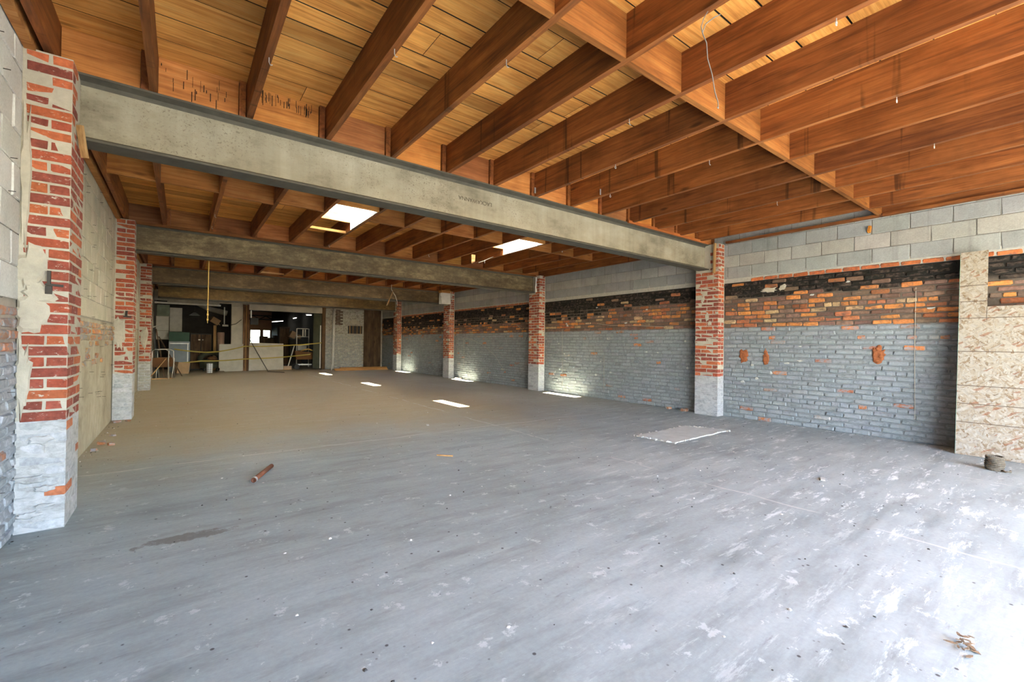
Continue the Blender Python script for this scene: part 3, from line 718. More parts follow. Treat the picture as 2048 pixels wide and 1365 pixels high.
WHT = ('wbase', (.45, .455, .46)); GRY = ('gbase', (.40, .41, .42))
L1 = pier(-1, PY[0], 'nearest brick pier on left wall, white painted foot and mortar smears', True, WHT)
L2 = pier(-1, PY[1], 'second brick pier from the front along the left wall', True, WHT)
L3 = pier(-1, PY[2], 'farthest brick pier on the left wall beside leaning dark boards', False, ('wbase', (.40, .38, .33)))
P1 = pier(1, PY[0], 'nearest brick pier on right wall with grey painted foot', True, GRY)
P2 = pier(1, PY[1], 'second brick pier from the front along the right wall', True, GRY)
P3 = pier(1, PY[2], 'third brick pier on right wall below a hanging white box', False, GRY)
P4 = pier(1, PY[3], 'farthest brick pier on right wall beside the timber pile', False, GRY)
# plaster left over the bricks, wedges, irons
for (cx, cz, rx, rz, sd) in ((-.745, 1.62, .075, .16, 5), (-.74, 1.35, .08, .14, 6), (-.715, 1.48, .09, .09, 7), (-.77, .95, .04, .26, 8), (-.775, 2.2, .03, .5, 9)):
    blob('mortar_patch', M['mortar'], 1, PY[0]+.002, cx, cz, rx, rz, -.012, L1, sd)
blob('mortar_patch', M['mortar'], 1, PY[1]+.002, -.74, 1.3, .08, .30, -.012, L2, 12); blob('mortar_patch', M['mortar'], 1, PY[2]+.002, -.7, 1.25, .09, .28, -.012, L3, 13)
for i in range(6): blob('mortar_patch', M['mortar'], 1, PY[0]-.003, rnd.uniform(-.77, -.62), rnd.uniform(.05, .65), rnd.uniform(.03, .09), rnd.uniform(.015, .03), -.008, L1, 20+i).data.materials[0] = M['wbase']
for i in range(4): blob('mortar_patch', M['mortar'], 0, XR+.003, PY[0]+rnd.uniform(.12, .3), rnd.uniform(1.6, 2.3), rnd.uniform(.02, .04), rnd.uniform(.03, .09), -.008, P1, 30+i)
MB().bar((-.665, PY[0]-.012, 1.53), (-.665, PY[0]-.014, 1.62), .016).bar((-.68, PY[0]-.014, 1.535), (-.60, PY[0]-.014, 1.53), .014).obox((-.666, PY[0]-.01, 1.50), (.03, .02, .05)).build('anchor_iron', M['iron'], L1)
MB().bar((-.66, PY[1]-.012, 1.53), (-.655, PY[1]-.014, 1.62), .022).bar((-.69, PY[1]-.014, 1.535), (-.60, PY[1]-.014, 1.53), .02).build('anchor_iron', M['iron'], L2)
MB().bar((XL+.012, PY[0]+.13, 2.62), (XL+.035, PY[0]+.17, 2.42), .035, .02).build('timber_wedge', M['palewoodz'], L1)
MB().bar((XR-.012, PY[0]+.06, 2.99), (XR-.012, PY[0]+.07, 2.47), .075, .025).build('timber_wedge', M['palewoodz'], P1)
MB().tube([(XR-.012, PY[1]+.13, 2.95), (XR-.016, PY[1]+.12, 2.85), (XR-.014, PY[1]+.14, 2.7), (XR-.016, PY[1]+.13, 2.56)], [.014, .012, .016, .03], 8).build('foam_filler', M['white'], P2)

def beam(by, label, tint):
    f0, f1 = by, by+.19; w0, w1 = by+.088, by+.102; zb0, zb1 = ZB, ZB+.022; zt0, zt1 = ZT-.02, ZT
    poly = [(f0, zb0), (f1, zb0), (f1, zb1-.004), (w1+.02, zb1+.008), (w1, zb1+.03), (w1, zt0-.03), (w1+.02, zt0-.008), (f1, zt0+.004), (f1, zt1), (f0, zt1), (f0, zt0+.004), (w0-.02, zt0-.008), (w0, zt0-.03), (w0, zb1+.03), (w0-.02, zb1+.008), (f0, zb1-.004)]
    t = thing('steel_beam', label, 'beam', ((XL+XR)/2, by+.095, ZB), 'steel beams spanning the room')
    web = [(w1, zb1+.03), (w1, zt0-.03), (w0, zt0-.03), (w0, zb1+.03)]; botf = [(f0, zb0), (f1, zb0), (f1, zb1-.006), (w1+.02, zb1+.006), (w1, zb1+.03), (w0, zb1+.03), (w0-.02, zb1+.006), (f0, zb1-.006)]
    topf = [(f0, zt1), (f1, zt1), (f1, zt0+.006), (w1+.02, zt0-.006), (w1, zt0-.03), (w0, zt0-.03), (w0-.02, zt0-.006), (f0, zt0+.006)]
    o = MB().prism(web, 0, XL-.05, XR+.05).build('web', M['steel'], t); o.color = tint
    for nm, pl_ in (('bottom_flange', botf), ('top_flange', topf)): MB().prism(pl_, 0, XL-.05, XR+.05).build(nm, M['flange'], t)
    return t
b1 = beam(BY[0], 'nearest grey steel I-beam spanning between the two nearest piers', (1, 1, 1, 1))
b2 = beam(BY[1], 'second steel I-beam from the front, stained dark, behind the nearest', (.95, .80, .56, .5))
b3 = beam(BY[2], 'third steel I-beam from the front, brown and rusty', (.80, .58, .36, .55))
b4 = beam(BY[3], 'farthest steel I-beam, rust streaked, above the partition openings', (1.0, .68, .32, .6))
# faint rolled mill lettering, upside down on the web
tc = bpy.data.curves.new('mill_mark', 'FONT'); tc.body = 'LACKAWANNA'; tc.size = .062; tc.extrude = .0012; tc.align_x = 'CENTER'; tc.align_y = 'CENTER'
to = bpy.data.objects.new('tmp_mark', tc); COL.objects.link(to); dg = bpy.context.evaluated_depsgraph_get(); tm = bpy.data.meshes.new_from_object(to.evaluated_get(dg)); bpy.data.objects.remove(to)
tm.materials.clear(); tm.materials.append(M['letter'])
put('mill_mark', tm, b1, (2.62, BY[0]+.0865, 2.80), (math.radians(90), math.radians(180), 0))

# ------------------------------------------------------------------ skylights
PLACE = {(1, 2): 'bright skylight well with white lining, left of the two behind the nearest beam', (1, 7): 'bright skylight well, right of the two behind the nearest beam',
         (2, 2): 'left skylight well between the second and third steel beams', (2, 7): 'right skylight well between the second and third steel beams',
         (3, 2): 'left skylight well between the third and farthest steel beams', (3, 7): 'right skylight well between the third and farthest steel beams'}
for bay, k, x0, x1, y0, y1 in SKY:
    t = thing('skylight', PLACE[(bay, k)], 'skylight', ((x0+x1)/2, (y0+y1)/2, ZT), 'roof skylights')
    zt = 3.44
    rbox('well_lining', M['liner'], x1-.014, x1-.002, y0+.001, y1-.001, ZT+.006, zt, t)
    rbox('well_lining', M['liner'], x0+.002, x0+.012, y0+.001, y1-.001, ZT+.10, zt, t)
    rbox('well_lining', M['liner'], x0+.013, x1-.015, y0+.001, y0+.012, ZT+.02, zt, t)
    rbox('well_lining', M['liner'], x0+.013, x1-.015, y1-.012, y1-.001, ZD-.05, zt, t)
    rbox('pane', M['glass'], x0-.04, x1+.04, y0-.04, y1+.04, zt+.002, zt+.008, t)
    MB().box(x0-.06, x0-.001, y0-.06, y1+.06, ZD+.12, zt).box(x1+.001, x1+.06, y0-.06, y1+.06, ZD+.12, zt).box(x0-.001, x1+.001, y0-.06, y0-.001, ZD+.12, zt).box(x0-.001, x1+.001, y1+.001, y1+.06, ZD+.12, zt).build('curb', M['zinc'], t)
    if bay == 1: portal('skylight_portal', ((x0+x1)/2, (y0+y1)/2, zt+.05), (0, 0, 0), x1-x0, y1-y0)

# ================================================================== THINGS IN THE ROOM
# strand board leaning on the right wall
os_ = MB(); xb, xt = 7.17, 7.44
def ox(z): return xb+(xt-xb)*z/2.36
pl = [(1.012, 0.004), (1.012, 2.36), (.785, 2.36), (.785, 1.70), (-.2, 1.70), (-.2, .004)]
v = [(ox(z), y, z) for y, z in pl]+[(ox(z)+.013, y, z) for y, z in pl]; n = len(pl)
os_.add(v, [tuple(range(n)), tuple(range(n, 2*n))[::-1]]+[(i, (i+1) % n, n+(i+1) % n, n+i) for i in range(n)])
ob = os_.build('strand_board', M['osb']); tag(ob, 'pale notched strand board sheet leaning against the right wall', 'board')
MB().add([(ox(z)-.0005+d*.014, 1.0128+e, z) for z in (.01, 2.355) for d in (0, 1) for e in (0, .0012)], [(0, 1, 3, 2), (4, 6, 7, 5), (0, 4, 5, 1), (2, 3, 7, 6), (0, 2, 6, 4), (1, 5, 7, 3)]).build('painted_edge', M['mint'], ob)
MB().bar((ox(1.7)-.001, .786, 1.70), (ox(1.54)-.001, .786, 1.54), .004, .002).build('seam', M['letter'], ob)
# coil of rope
rc = thing('rope_coil', 'small upright coil of dark rope on floor before the strand board', 'rope', (6.545, .64, 0))
for j in range(8):
    pts = [(6.545+(.062+.004*math.sin(a*3+j))*math.cos(a), .64+(.062+.004*math.cos(a*2+j))*math.sin(a), .011+j*.0175+.002*math.sin(a+j)) for a in np.linspace(0, 2*math.pi, 29)]
    pp = []
    for st in range(3):
        tb = []
        for i, p in enumerate(pts):
            ph = 2*math.pi*(i/1.9+st/3); a = 2*math.pi*i/28
            tb.append((p[0]+math.cos(a)*math.cos(ph)*.0045, p[1]+math.sin(a)*math.cos(ph)*.0045, p[2]+math.sin(ph)*.0045))
        pp.append(tb)
    b = MB()
    for tb in pp: b.tube(tb, .0062, 6)
    b.build('turn', M['rope'], rc, True)
MB().tube([(6.50, .585, .012), (6.47, .56, .012), (6.50, .53, .012), (6.55, .535, .012)], .009, 7).build('loose_end', M['rope'], rc, True)
# flat mat
r = random.Random(5); q = [(4.83, 3.68), (6.06, 3.74), (6.29, 3.19), (4.88, 3.14)]; poly = []
for i in range(4):
    a = Vector(q[i]); b = Vector(q[(i+1) % 4])
    for k in range(14): p = a.lerp(b, k/14); poly.append((p.x+r.uniform(-.012, .012), p.y+r.uniform(-.012, .012)))
mt = MB().prism(poly, 2, .001, .014).build('floor_mat', M['mat']); tag(mt, 'flat grey rectangular mat lying on the concrete floor', 'mat')
b = MB()
for i in range(80):
    k = r.randrange(len(poly)); a = Vector(poly[k]); c = a.lerp(Vector(poly[(k+1) % len(poly)]), r.random()); d = r.uniform(.008, .03)
    b.obox((c.x+r.uniform(-.03, .03), c.y+r.uniform(-.03, .03), .012), (d, d*r.uniform(.4, 1), .012), (r.uniform(-.3, .3), r.uniform(-.3, .3), r.uniform(0, 3)))
o = b.build('crumbs', M['matrim'], mt); o['kind'] = 'stuff'
# rusty pipe, stick, splinters
pb = MB(); A = Vector((.505, 4.28, .024)); B = Vector((.70, 4.69, .022)); D = (B-A).normalized(); U = Vector((0, 0, 1)); S = D.cross(U)
for rr in (1,):
    n = 14; ring = lambda c, rad: [c+S*math.cos(2*math.pi*k/n)*rad+U*math.sin(2*math.pi*k/n)*rad for k in range(n)]
    V = ring(A, .021)+ring(B, .019)+ring(A, .015)+ring(A+D*.1, .014)
    F = [(k, (k+1) % n, n+(k+1) % n, n+k) for k in range(n)]+[(k, 2*n+k, 2*n+(k+1) % n, (k+1) % n) for k in range(n)]+[(2*n+k, 3*n+k, 3*n+(k+1) % n, 2*n+(k+1) % n) for k in range(n)]+[tuple(range(n, 2*n)), tuple(range(3*n, 4*n))]
    pb.add(V, F)
pp = pb.build('iron_pipe', M['rust'], None, True); tag(pp, 'short rusty iron pipe lying on floor near the left pier', 'pipe')
MB().tube([A-D*.004, A+D*.03], .025, 14, False).build('pipe_collar', M['zinc'], pp)
tag(MB().bar((2.19, 4.225, .012), (2.31, 4.10, .012), .02, .012).build('wood_stick', M['pine']), 'thin broken wood stick on the middle of the floor', 'stick')
for i, (x, y, a, L, lb) in enumerate(((4.70, 1.52, .3, .10, 'pale plaster flake alone on floor left of the rope'), (2.9, 5.9, 1.2, .10, 'small pale flake on the brown part of the floor'))):
    tag(MB().obox((x, y, .006), (L, .035, .008), (0, 0, a)).build('plaster_flake', M['matrim']), lb, 'flake')
lf = thing('leaf_litter', 'small heap of dry leaves on the floor near the viewer', 'leaves', (2.53, .33, 0))
for i in range(22):
    x, y = 2.53+rnd.uniform(-.07, .07), .33+rnd.uniform(-.035, .035); a = rnd.uniform(0, 6.28); L = rnd.uniform(.008, .022)
    c, s = math.cos(a), math.sin(a)
    pts = [(-L, 0), (-L*.4, L*.35), (L*.5, L*.25), (L, 0), (L*.5, -L*.25), (-L*.4, -L*.35)]
    vv = [(x+p[0]*c-p[1]*s, y+p[0]*s+p[1]*c, .004+i*.0016) for p in pts]; vv += [(p[0], p[1], p[2]+.002) for p in vv]
    MB().add(vv, [tuple(range(6)), tuple(range(6, 12))]+[(k, (k+1) % 6, 6+(k+1) % 6, 6+k) for k in range(6)]).build('leaf', M['leaf'], lf)
# broken brick by the left wall and the right wall foot
FL = ['largest orange', 'second largest orange, farther from wall,', 'small orange, nearest the viewer,', 'smallest lone', 'large, beside second left pier,', 'small, before second left pier,']
for x, y, sz in ((-.70, 6.78, .07), (-.62, 6.70, .05), (-.73, 6.45, .05), (-.66, 7.3, .04), (-.72, 8.45, .06), (-.60, 8.5, .04)):
    V, F = bevbox(sz*1.5, sz, sz*.55, sz*.12, sz*.12, int(sz*1000)+int(y*10))
    o = MB().add([v+Vector((x, y, sz*.28)) for v in V], F).build('brick_fragment', M['wbrick']); o.color = jit((.48, .19, .08), .2)+(1,)
    o.rotation_euler = (0, 0, rnd.uniform(0, 3)); tag(o, FL.pop(0)+' broken brick fragment at the foot of left wall', 'brick', 'brick fragments by the left wall')
for i, (y, sz) in enumerate(((4.62, .09), (4.95, .07), (12.9, .09), (13.1, .07))):
    V, F = bevbox(sz*1.5, sz, sz*.55, sz*.12, sz*.12, 300+i)
    o = MB().add([v+Vector((7.47, y, sz*.28)) for v in V], F).build('brick_fragment', M['wbrick']); o.color = jit((.42, .2, .11), .2)+(1,)
    tag(o, ('larger', 'smaller')[i % 2]+' broken brick lump on floor '+('just behind the nearest right pier' if i < 2 else 'before the third right pier'), 'brick', 'rubble behind nearest right pier' if i < 2 else 'rubble before third right pier')
def grit(name, mat, N, seed, lo, hi, label):
    r = random.Random(seed); b = MB()
    for i in range(N):
        y = .6+r.random()**1.4*12; x = r.uniform(-.6, 7.3)
        if i % 3 == 0: x = r.choice((-.72, 7.5))+r.uniform(-.07, .07); y = r.uniform(1.2, 14)
        if any(p-.1 < y < p+.5 for p in PY) and not .0 < x < 7.2: continue
        d = r.uniform(lo, hi); h = d*r.uniform(.25, .6); a = r.uniform(0, 3)
        p = [(math.cos(a+t)*d*r.uniform(.5, 1), math.sin(a+t)*d*r.uniform(.5, 1)) for t in (0, 1.5, 3, 4.6)]
        b.add([(x+q[0], y+q[1], .0005) for q in p]+[(x+q[0]*.5, y+q[1]*.5, h) for q in p], BF)
    o = b.build(name, mat); tag(o, label, 'grit', kind='stuff')
grit('floor_grit', M['chip'], 420, 1, .004, .012, 'dark grit scattered over the concrete floor')
grit('plaster_chips', M['chipw'], 260, 2, .004, .014, 'pale plaster chips scattered over the concrete floor')

# hanging wires and splinters
hw = thing('hanging_wire', 'thin grey wire looped from a joist near the viewer', 'wire', (2.23, 1.30, 2.54))
MB().tube([(2.235, 1.27, 3.0), (2.225, 1.285, 2.97), (2.222, 1.30, 2.93), (2.235, 1.30, 2.90), (2.26, 1.29, 2.85), (2.29, 1.30, 2.78), (2.32, 1.29, 2.70), (2.36, 1.295, 2.62), (2.385, 1.29, 2.57), (2.39, 1.29, 2.535), (2.375, 1.29, 2.54)], .0028, 6).build('long_strand', M['wire'], hw, True)
MB().tube([(2.31, 1.24, 3.0), (2.285, 1.26, 2.985), (2.25, 1.29, 2.95), (2.235, 1.30, 2.90)], .0028, 6).build('short_strand', M['wire'], hw, True)
sp = MB().prism([(4.66, 3.0), (4.75, 3.0), (4.745, 2.86), (4.72, 2.885), (4.715, 2.84), (4.69, 2.87), (4.685, 2.82), (4.665, 2.85)], 1, 7.62, 7.65).build('broken_batten', M['pine']); tag(sp, 'splintered pale batten end hanging between joists beyond the nearest beam', 'batten')
hc = MB().tube([(5.19, 7.60, 3.02), (5.1, 7.62, 2.98), (4.97, 7.62, 2.91), (4.90, 7.64, 2.88), (4.85, 7.65, 2.86)], .006, 6).tube([(4.985, 7.62, 2.93), (4.975, 7.62, 2.89), (4.98, 7.62, 2.86)], .006, 6).build('frayed_cable', M['whitewire'], None, True); tag(hc, 'frayed white cable end hanging below the right skylight', 'cable')
ch = thing('hanging_chain', 'long thin yellow chain hanging behind the second steel beam', 'chain', (.45, 11.6, 1.55))
MB().tube([(.452, 11.6, 3.0), (.452, 11.6, 2.05)], .011, 6).build('strand', M['chain'], ch)
for i in range(9): MB().obox((.452, 11.6, 2.03-i*.055), (.03 if i % 2 else .014, .03, .045)).build('link', M['chain'], ch)
st = thing('dangling_lath', 'pale wood lath dangling from a cable by the third beam', 'lath', (5.15, 13.2, 2.33))
MB().bar((5.05, 13.2, 2.34), (5.24, 13.2, 2.79), .055, .02).build('lath', M['palewoodz'], st)
MB().tube([(5.20, 13.2, 3.0), (5.19, 13.2, 2.86), (5.235, 13.2, 2.78), (5.32, 13.2, 2.66), (5.38, 13.2, 2.5), (5.385, 13.2, 2.36)], .008, 6).build('cable', M['whitewire'], st, True)
bxp = thing('utility_box', 'torn white box fixed at the end of third beam', 'box', (7.16, 13.35, 2.5))
rbox('shell', M['white'], 6.99, 7.33, 13.30, 13.5, 2.53, 2.90, bxp); rbox('wood_back', M['block'], 6.97, 7.34, 13.28, 13.5, 2.90, 2.985, bxp)
MB().prism([(6.95, 2.9), (6.995, 2.86), (6.99, 2.62), (6.955, 2.7), (6.975, 2.76), (6.94, 2.8)], 1, 13.29, 13.3).build('torn_flap', M['white'], bxp)
MB().tube([(7.31, 13.28, 2.95), (7.315, 13.26, 2.5), (7.29, 13.26, 2.2), (7.29, 13.3, 1.95)], .008, 6).build('cable', M['whitewire'], bxp, True)

# ================================================================== BACK OF THE ROOM
tp = thing('timber_pile', 'stack of pale sawn planks on floor by the back brick wall', 'timber', (6.15, 19.0, 0))
for i, (x0, x1, yo, z, c) in enumerate(((5.09, 7.32, 0, .0, 1), (5.2, 7.28, .11, .0, .8), (5.05, 7.3, .02, .046, .9), (5.15, 7.33, .12, .046, 1.05), (5.3, 7.3, .05, .092, .75))):
    o = MB().box(x0, x1, 18.9+yo, 18.99+yo, z+.002, z+.044).build('plank', M['pine'], tp); o.color = (c, c*.9, c*.75, 1)
wpipe = thing('white_pipe', 'tall white drain pipe standing against the back brick wall', 'pipe', (5.32, 20.2, 0))
MB().tube([(5.32, 20.2, 0), (5.34, 20.2, 1.3), (5.36, 20.2, 2.7)], .052, 12).build('pipe_run', M['white'], wpipe, True)
for z in (.5, 1.45): MB().tube([(5.325+z*.013, 20.2, z), (5.325+z*.013, 20.2, z+.07)], .06, 12).build('coupling', M['white'], wpipe, True)
tag(MB().obox((5.05, 19.3, .13), (.025, .02, .26), (0, .1, 0)).build('white_peg', M['white']), 'short white stub standing on floor before the back wall', 'stub')
# low drywall barriers
r = random.Random(9)
tag(MB().prism([(1.17, .03), (1.33, .03), (1.36, .0), (1.95, .02), (1.95, 1.07), (1.16, 1.05), (1.16, .16), (1.20, .12)], 1, YB-.16, YB-.145).build('drywall_barrier', M['drywall']), 'low drywall sheet with broken corner across the left opening', 'drywall')
d2 = MB().prism([(2.15, .01), (3.36, .03), (3.375, .1), (3.36, 1.10), (2.15, 1.12)], 1, YB-.16, YB-.145).build('drywall_barrier', M['drywall']); tag(d2, 'low drywall sheet with red scrawl across the right opening', 'drywall')
s = MB()
for a, b in (((2.22, .82), (2.42, .80)), ((2.24, .86), (2.36, .92)), ((2.36, .92), (2.44, .80)), ((2.44, .90), (2.56, .74)), ((2.46, .74), (2.5, .90))): s.bar((a[0], YB-.1615, a[1]), (b[0], YB-.1615, b[1]), .022, .002)
s.build('spray_scrawl', M['red'], d2)
tag(MB().bar((2.14, YB-.22, 1.28), (2.76, YB-.5, .02), .03, .02).build('leaning_rod', M['iron']), 'thin dark rod leaning across the scrawled drywall sheet', 'rod')
tag(MB().bar((2.7, 19.4, .012), (3.15, 18.6, .012), .025, .02).build('floor_rod', M['iron']), 'thin dark rod lying on floor before the scrawled drywall', 'rod')
def tape(name, pts, label):
    b = MB(); P = []
    for a, c in zip(pts[:-1], pts[1:]):
        a = Vector(a); c = Vector(c)
        for k in range(8): t = k/8; p = a.lerp(c, t); p.z -= .03*math.sin(math.pi*t)*(c-a).length*.5; P.append((p, .3*math.sin(3*p.x)))
    P.append((Vector(pts[-1]), 0)); V = []; F = []
    for i, (p, tw) in enumerate(P):
        for s_ in (-1, 1):
            for d in (0, .0015): V.append((p.x, p.y+s_*.022*math.sin(tw)+d, p.z+s_*.022*math.cos(tw)))
    for i in range(len(P)-1):
        a = i*4; c = a+4; F += [(a, c, c+2, a+2), (a+1, a+3, c+3, c+1), (a, a+1, c+1, c), (a+2, c+2, c+3, a+3)]
    tag(b.add(V, F).build(name, M['yellow']), label, 'tape', 'barrier tapes across the openings')
tape('barrier_tape', [(-.36, 19.9, .36), (.6, 20.05, .42), (1.98, YB-.19, .48), (4.40, YB-.19, .66)], 'lower yellow barrier tape stretched across both openings')
tape('barrier_tape', [(-.2, 20.2, .86), (.72, 20.25, .74), (1.2, YB-.19, .78), (2.0, YB-.19, .98), (3.3, YB-.19, 1.02), (4.84, YB-.19, 1.15)], 'upper yellow barrier tape stretched across both openings')
# left store
fr = thing('metal_cabinet', 'blue grey enamel cabinet with light trim in the left opening', 'cabinet', (-.04, 20.9, 0))
rbox('body', M['bluegrey'], -.36, .27, 20.62, 21.2, 0, 1.14, fr); d = rbox('door', M['bluegrey'], -.33, .24, 20.60, 20.618, .06, 1.10, fr)
MB().box(-.33, .24, 20.592, 20.6, 1.05, 1.08).box(.19, .22, 20.592, 20.6, .08, 1.05).build('door_trim', M['zinc'], d)
gc = thing('green_cabinet', 'dark green wall cupboard above the blue grey cabinet', 'cabinet', (-.05, 20.95, 1.15)); rbox('body', M['green'], -.36, .25, 20.72, 21.2, 1.142, 1.49, gc); rbox('top_board', M['dark'], -.37, .26, 20.70, 21.2, 1.49, 1.51, gc)
tag(rbox('plasterboard_sheet', M['white'], -.38, .02, 22.55, 22.595, 1.5, 2.5), 'tall off-white panel in the dark left opening', 'panel')
t = thing('shelf_cupboard', 'pale two-door cupboard high at the far left of the store', 'cupboard', (-.6, 21.9, 1.2)); rbox('body', M['drywall'], -.79, -.39, 21.9, 22.2, 1.2, 2.12, t)
for z in (1.22, 1.56): rbox('door', M['white'], -.78, -.40, 21.88, 21.898, z, z+(.32 if z < 1.5 else .54), t)
tag(rbox('plasterboard_sheet', M['palegreen'], -.79, -.39, 22.55, 22.595, 2.12, 2.6), 'green stained plaster panel above the pale cupboard', 'panel')
tag(MB().tube([(.5, 22.48, 2.72), (.9, 22.48, 2.52), (1.3, 22.48, 2.42), (1.56, 22.48, 2.36)], [.08, .10, .11, .11], 14).build('air_duct', M['plaster'], None, True), 'grey sagging air duct at the top of the left opening', 'duct')
t = thing('pendant_lamp', 'dark pendant lamp shade hanging in the left opening', 'lamp', (.41, 21.5, 2.17)); MB().lathe((.41, 21.5, 2.17), [(.18, 0), (.17, .01), (.06, .10), (.03, .12)], 18).build('shade', M['zinc'], t, True); MB().tube([(.41, 21.5, 2.29), (.41, 21.5, 3.315)], .01, 6).build('rod', M['iron'], t)
t = thing('cardboard_box', 'tilted cardboard box on top of a post in left opening', 'box', (1.07, 21.3, 1.80)); MB().obox((1.07, 21.3, 1.98), (.30, .28, .22), (.1, .55, .2)).build('carton', M['card'], t); MB().obox((1.19, 21.2, 1.86), (.12, .2, .012), (.1, .9, .2)).build('flap', M['cardpale'], t)
tag(rbox('timber_post', M['palewoodz'], 1.03, 1.13, 21.3, 21.4, 0, 1.80), 'bare timber post under the tilted cardboard box', 'post')
tag(MB().lathe((1.30, 21.67, .75), [(.12, 0), (.13, .02), (.125, .4), (.13, .76), (.11, .78)], 18).build('paper_roll', M['pink'], None, True), 'faded pink roll standing right of the timber post', 'roll')
tag(rbox('crate', M['dark'], 1.16, 1.46, 21.5, 21.85, 0, .745), 'dark crate carrying the faded pink roll', 'crate')
t = thing('wardrobe', 'dark wardrobe in the middle of the left opening', 'wardrobe', (.6, 21.8, 0)); rbox('body', M['black'], .3, .98, 21.6, 22.2, 0, 1.46, t)
for x in (.31, .65): dd = rbox('door', M['darkwoodz'], x, x+.32, 21.58, 21.598, .05, 1.42, t); rbox('handle', M['silver'], x+(.24 if x < .5 else .03), x+(.30 if x < .5 else .06), 21.565, 21.58, 1.2, 1.22, dd)
t = thing('armchair', 'olive armchair with round back behind the patterned bin', 'armchair', (.93, 20.75, 0))
MB().lathe((.93, 20.85, .12), [(.33, 0), (.35, .1), (.35, .28), (.30, .33)], 20).build('seat', M['olive'], t, True)
MB().tube([(.60, 20.7, .38), (.60, 20.95, .52), (.75, 21.12, .66), (.95, 21.16, .70), (1.15, 21.1, .66), (1.27, 20.95, .5), (1.27, 20.7, .38)], .09, 10).build('backrest', M['olive'], t, True)
MB().lathe((.98, 20.66, .42), [(.12, 0), (.17, .05), (.15, .12), (.05, .16)], 16).build('cushion', M['brown'], t, True)
for x, y in ((.72, 20.6), (1.14, 20.6), (.72, 21.05), (1.14, 21.05)): MB().tube([(x, y, 0), (x, y, .13)], .025, 8).build('leg', M['dark'], t)
t = thing('patterned_bin', 'small white bin with grey lattice pattern before the armchair', 'bin', (.85, 19.6, 0))
MB().lathe((.85, 19.6, 0), [(.088, 0), (.092, .01), (.098, .34), (.09, .345), (.085, .03)], 20).build('bucket', M['pattern'], t, True)
tag(MB().obox((.03, 19.6, .20), (.36, .3, .4), (.0, .12, .35)).build('brown_carton', M['card']), 'sagging brown carton on floor beside the blue grey cabinet', 'carton')
t = thing('wire_fitting', 'white cable junction dangling in the left opening', 'cable', (1.40, 20.9, 1.75))
MB().tube([(1.36, 20.9, 2.52), (1.36, 20.9, 1.84)], .02, 8).build('conduit', M['white'], t); MB().obox((1.40, 20.9, 1.79), (.2, .05, .07)).build('junction', M['white'], t)
MB().tube([(1.5, 20.88, 1.8), (1.50, 20.5, 1.78), (1.50, 20.24, 1.79), (1.70, 20.22, 1.85), (1.88, 20.2, 2.02)], .012, 6).build('cable', M['iron'], t, True)
# leaning boards and tubular chairs at the left wall
for i, (y, x0, x1, h, w, mt, lb) in enumerate(((17.75, -.72, -.58, 1.56, .62, 'black', 'black door leaf leaning against left wall beyond the last left pier'), (17.95, -.66, -.42, 1.54, .06, 'darkwoodz', 'narrow dark board leaning in front of the black door leaf'), (18.25, -.60, .02, 1.30, .05, 'darkwoodz', 'long dark batten propped at a slant beside the leaning door'))):
    a = MB(); a.add([(x1, y, 0), (x1+.035, y, 0), (x1+.035, y+w, 0), (x1, y+w, 0), (x0, y, h), (x0+.035, y, h), (x0+.035, y+w, h), (x0, y+w, h)], BF)
    tag(a.build('leaning_board', M[mt]), lb, 'board')
def frame_chair(x, y, rz, label):
    t = thing('folding_chair', label, 'chair', (x, y, 0), 'folded tubular chairs by the left wall'); c, s_ = math.cos(rz), math.sin(rz)
    def T(p): return (x+p[0]*c-p[1]*s_, y+p[0]*s_+p[1]*c, p[2])
    for sx in (-.2, .2):
        MB().tube([T((sx, .18, 0)), T((sx, .05, .45)), T((sx, -.02, .85))], .013, 8).build('leg', M['silver'], t, True)
        MB().tube([T((sx, -.14, 0)), T((sx, .0, .35)), T((sx, .1, .62))], .013, 8).build('leg', M['silver'], t, True)
    MB().tube([T((-.2, -.02, .85)), T((-.12, -.04, .9)), T((.12, -.04, .9)), T((.2, -.02, .85))], .013, 8).build('back_rail', M['silver'], t, True)
    MB().tube([T((-.2, .1, .62)), T((.2, .1, .62))], .013, 8).build('seat_rail', M['silver'], t)
    MB().obox(T((0, .03, .5)), (.36, .03, .3), (.3, 0, rz)).build('seat', M['brown'], t)
frame_chair(-.50, 17.2, .1, 'folded tubular metal chair nearest the last left pier'); frame_chair(-.38, 17.45, -.2, 'folded tubular metal chair behind the nearest one')
tag(MB().bar((-.74, 17.0, .05), (-.36, 17.15, .62), .03, .02).build('slanted_lath', M['pine']), 'pale lath slanting across the tubular chairs', 'lath')
tag(MB().bar((-.70, 17.02, .012), (-.2, 17.2, .012), .03, .02).build('floor_lath', M['pine']), 'pale lath flat on floor below the tubular chairs', 'lath')
tag(MB().obox((-.62, 18.6, 1.66), (.3, .25, .012), (0, -.5, 0)).build('hardboard_sheet', M['white']), 'small pale panel tilted above the black door leaf', 'panel')
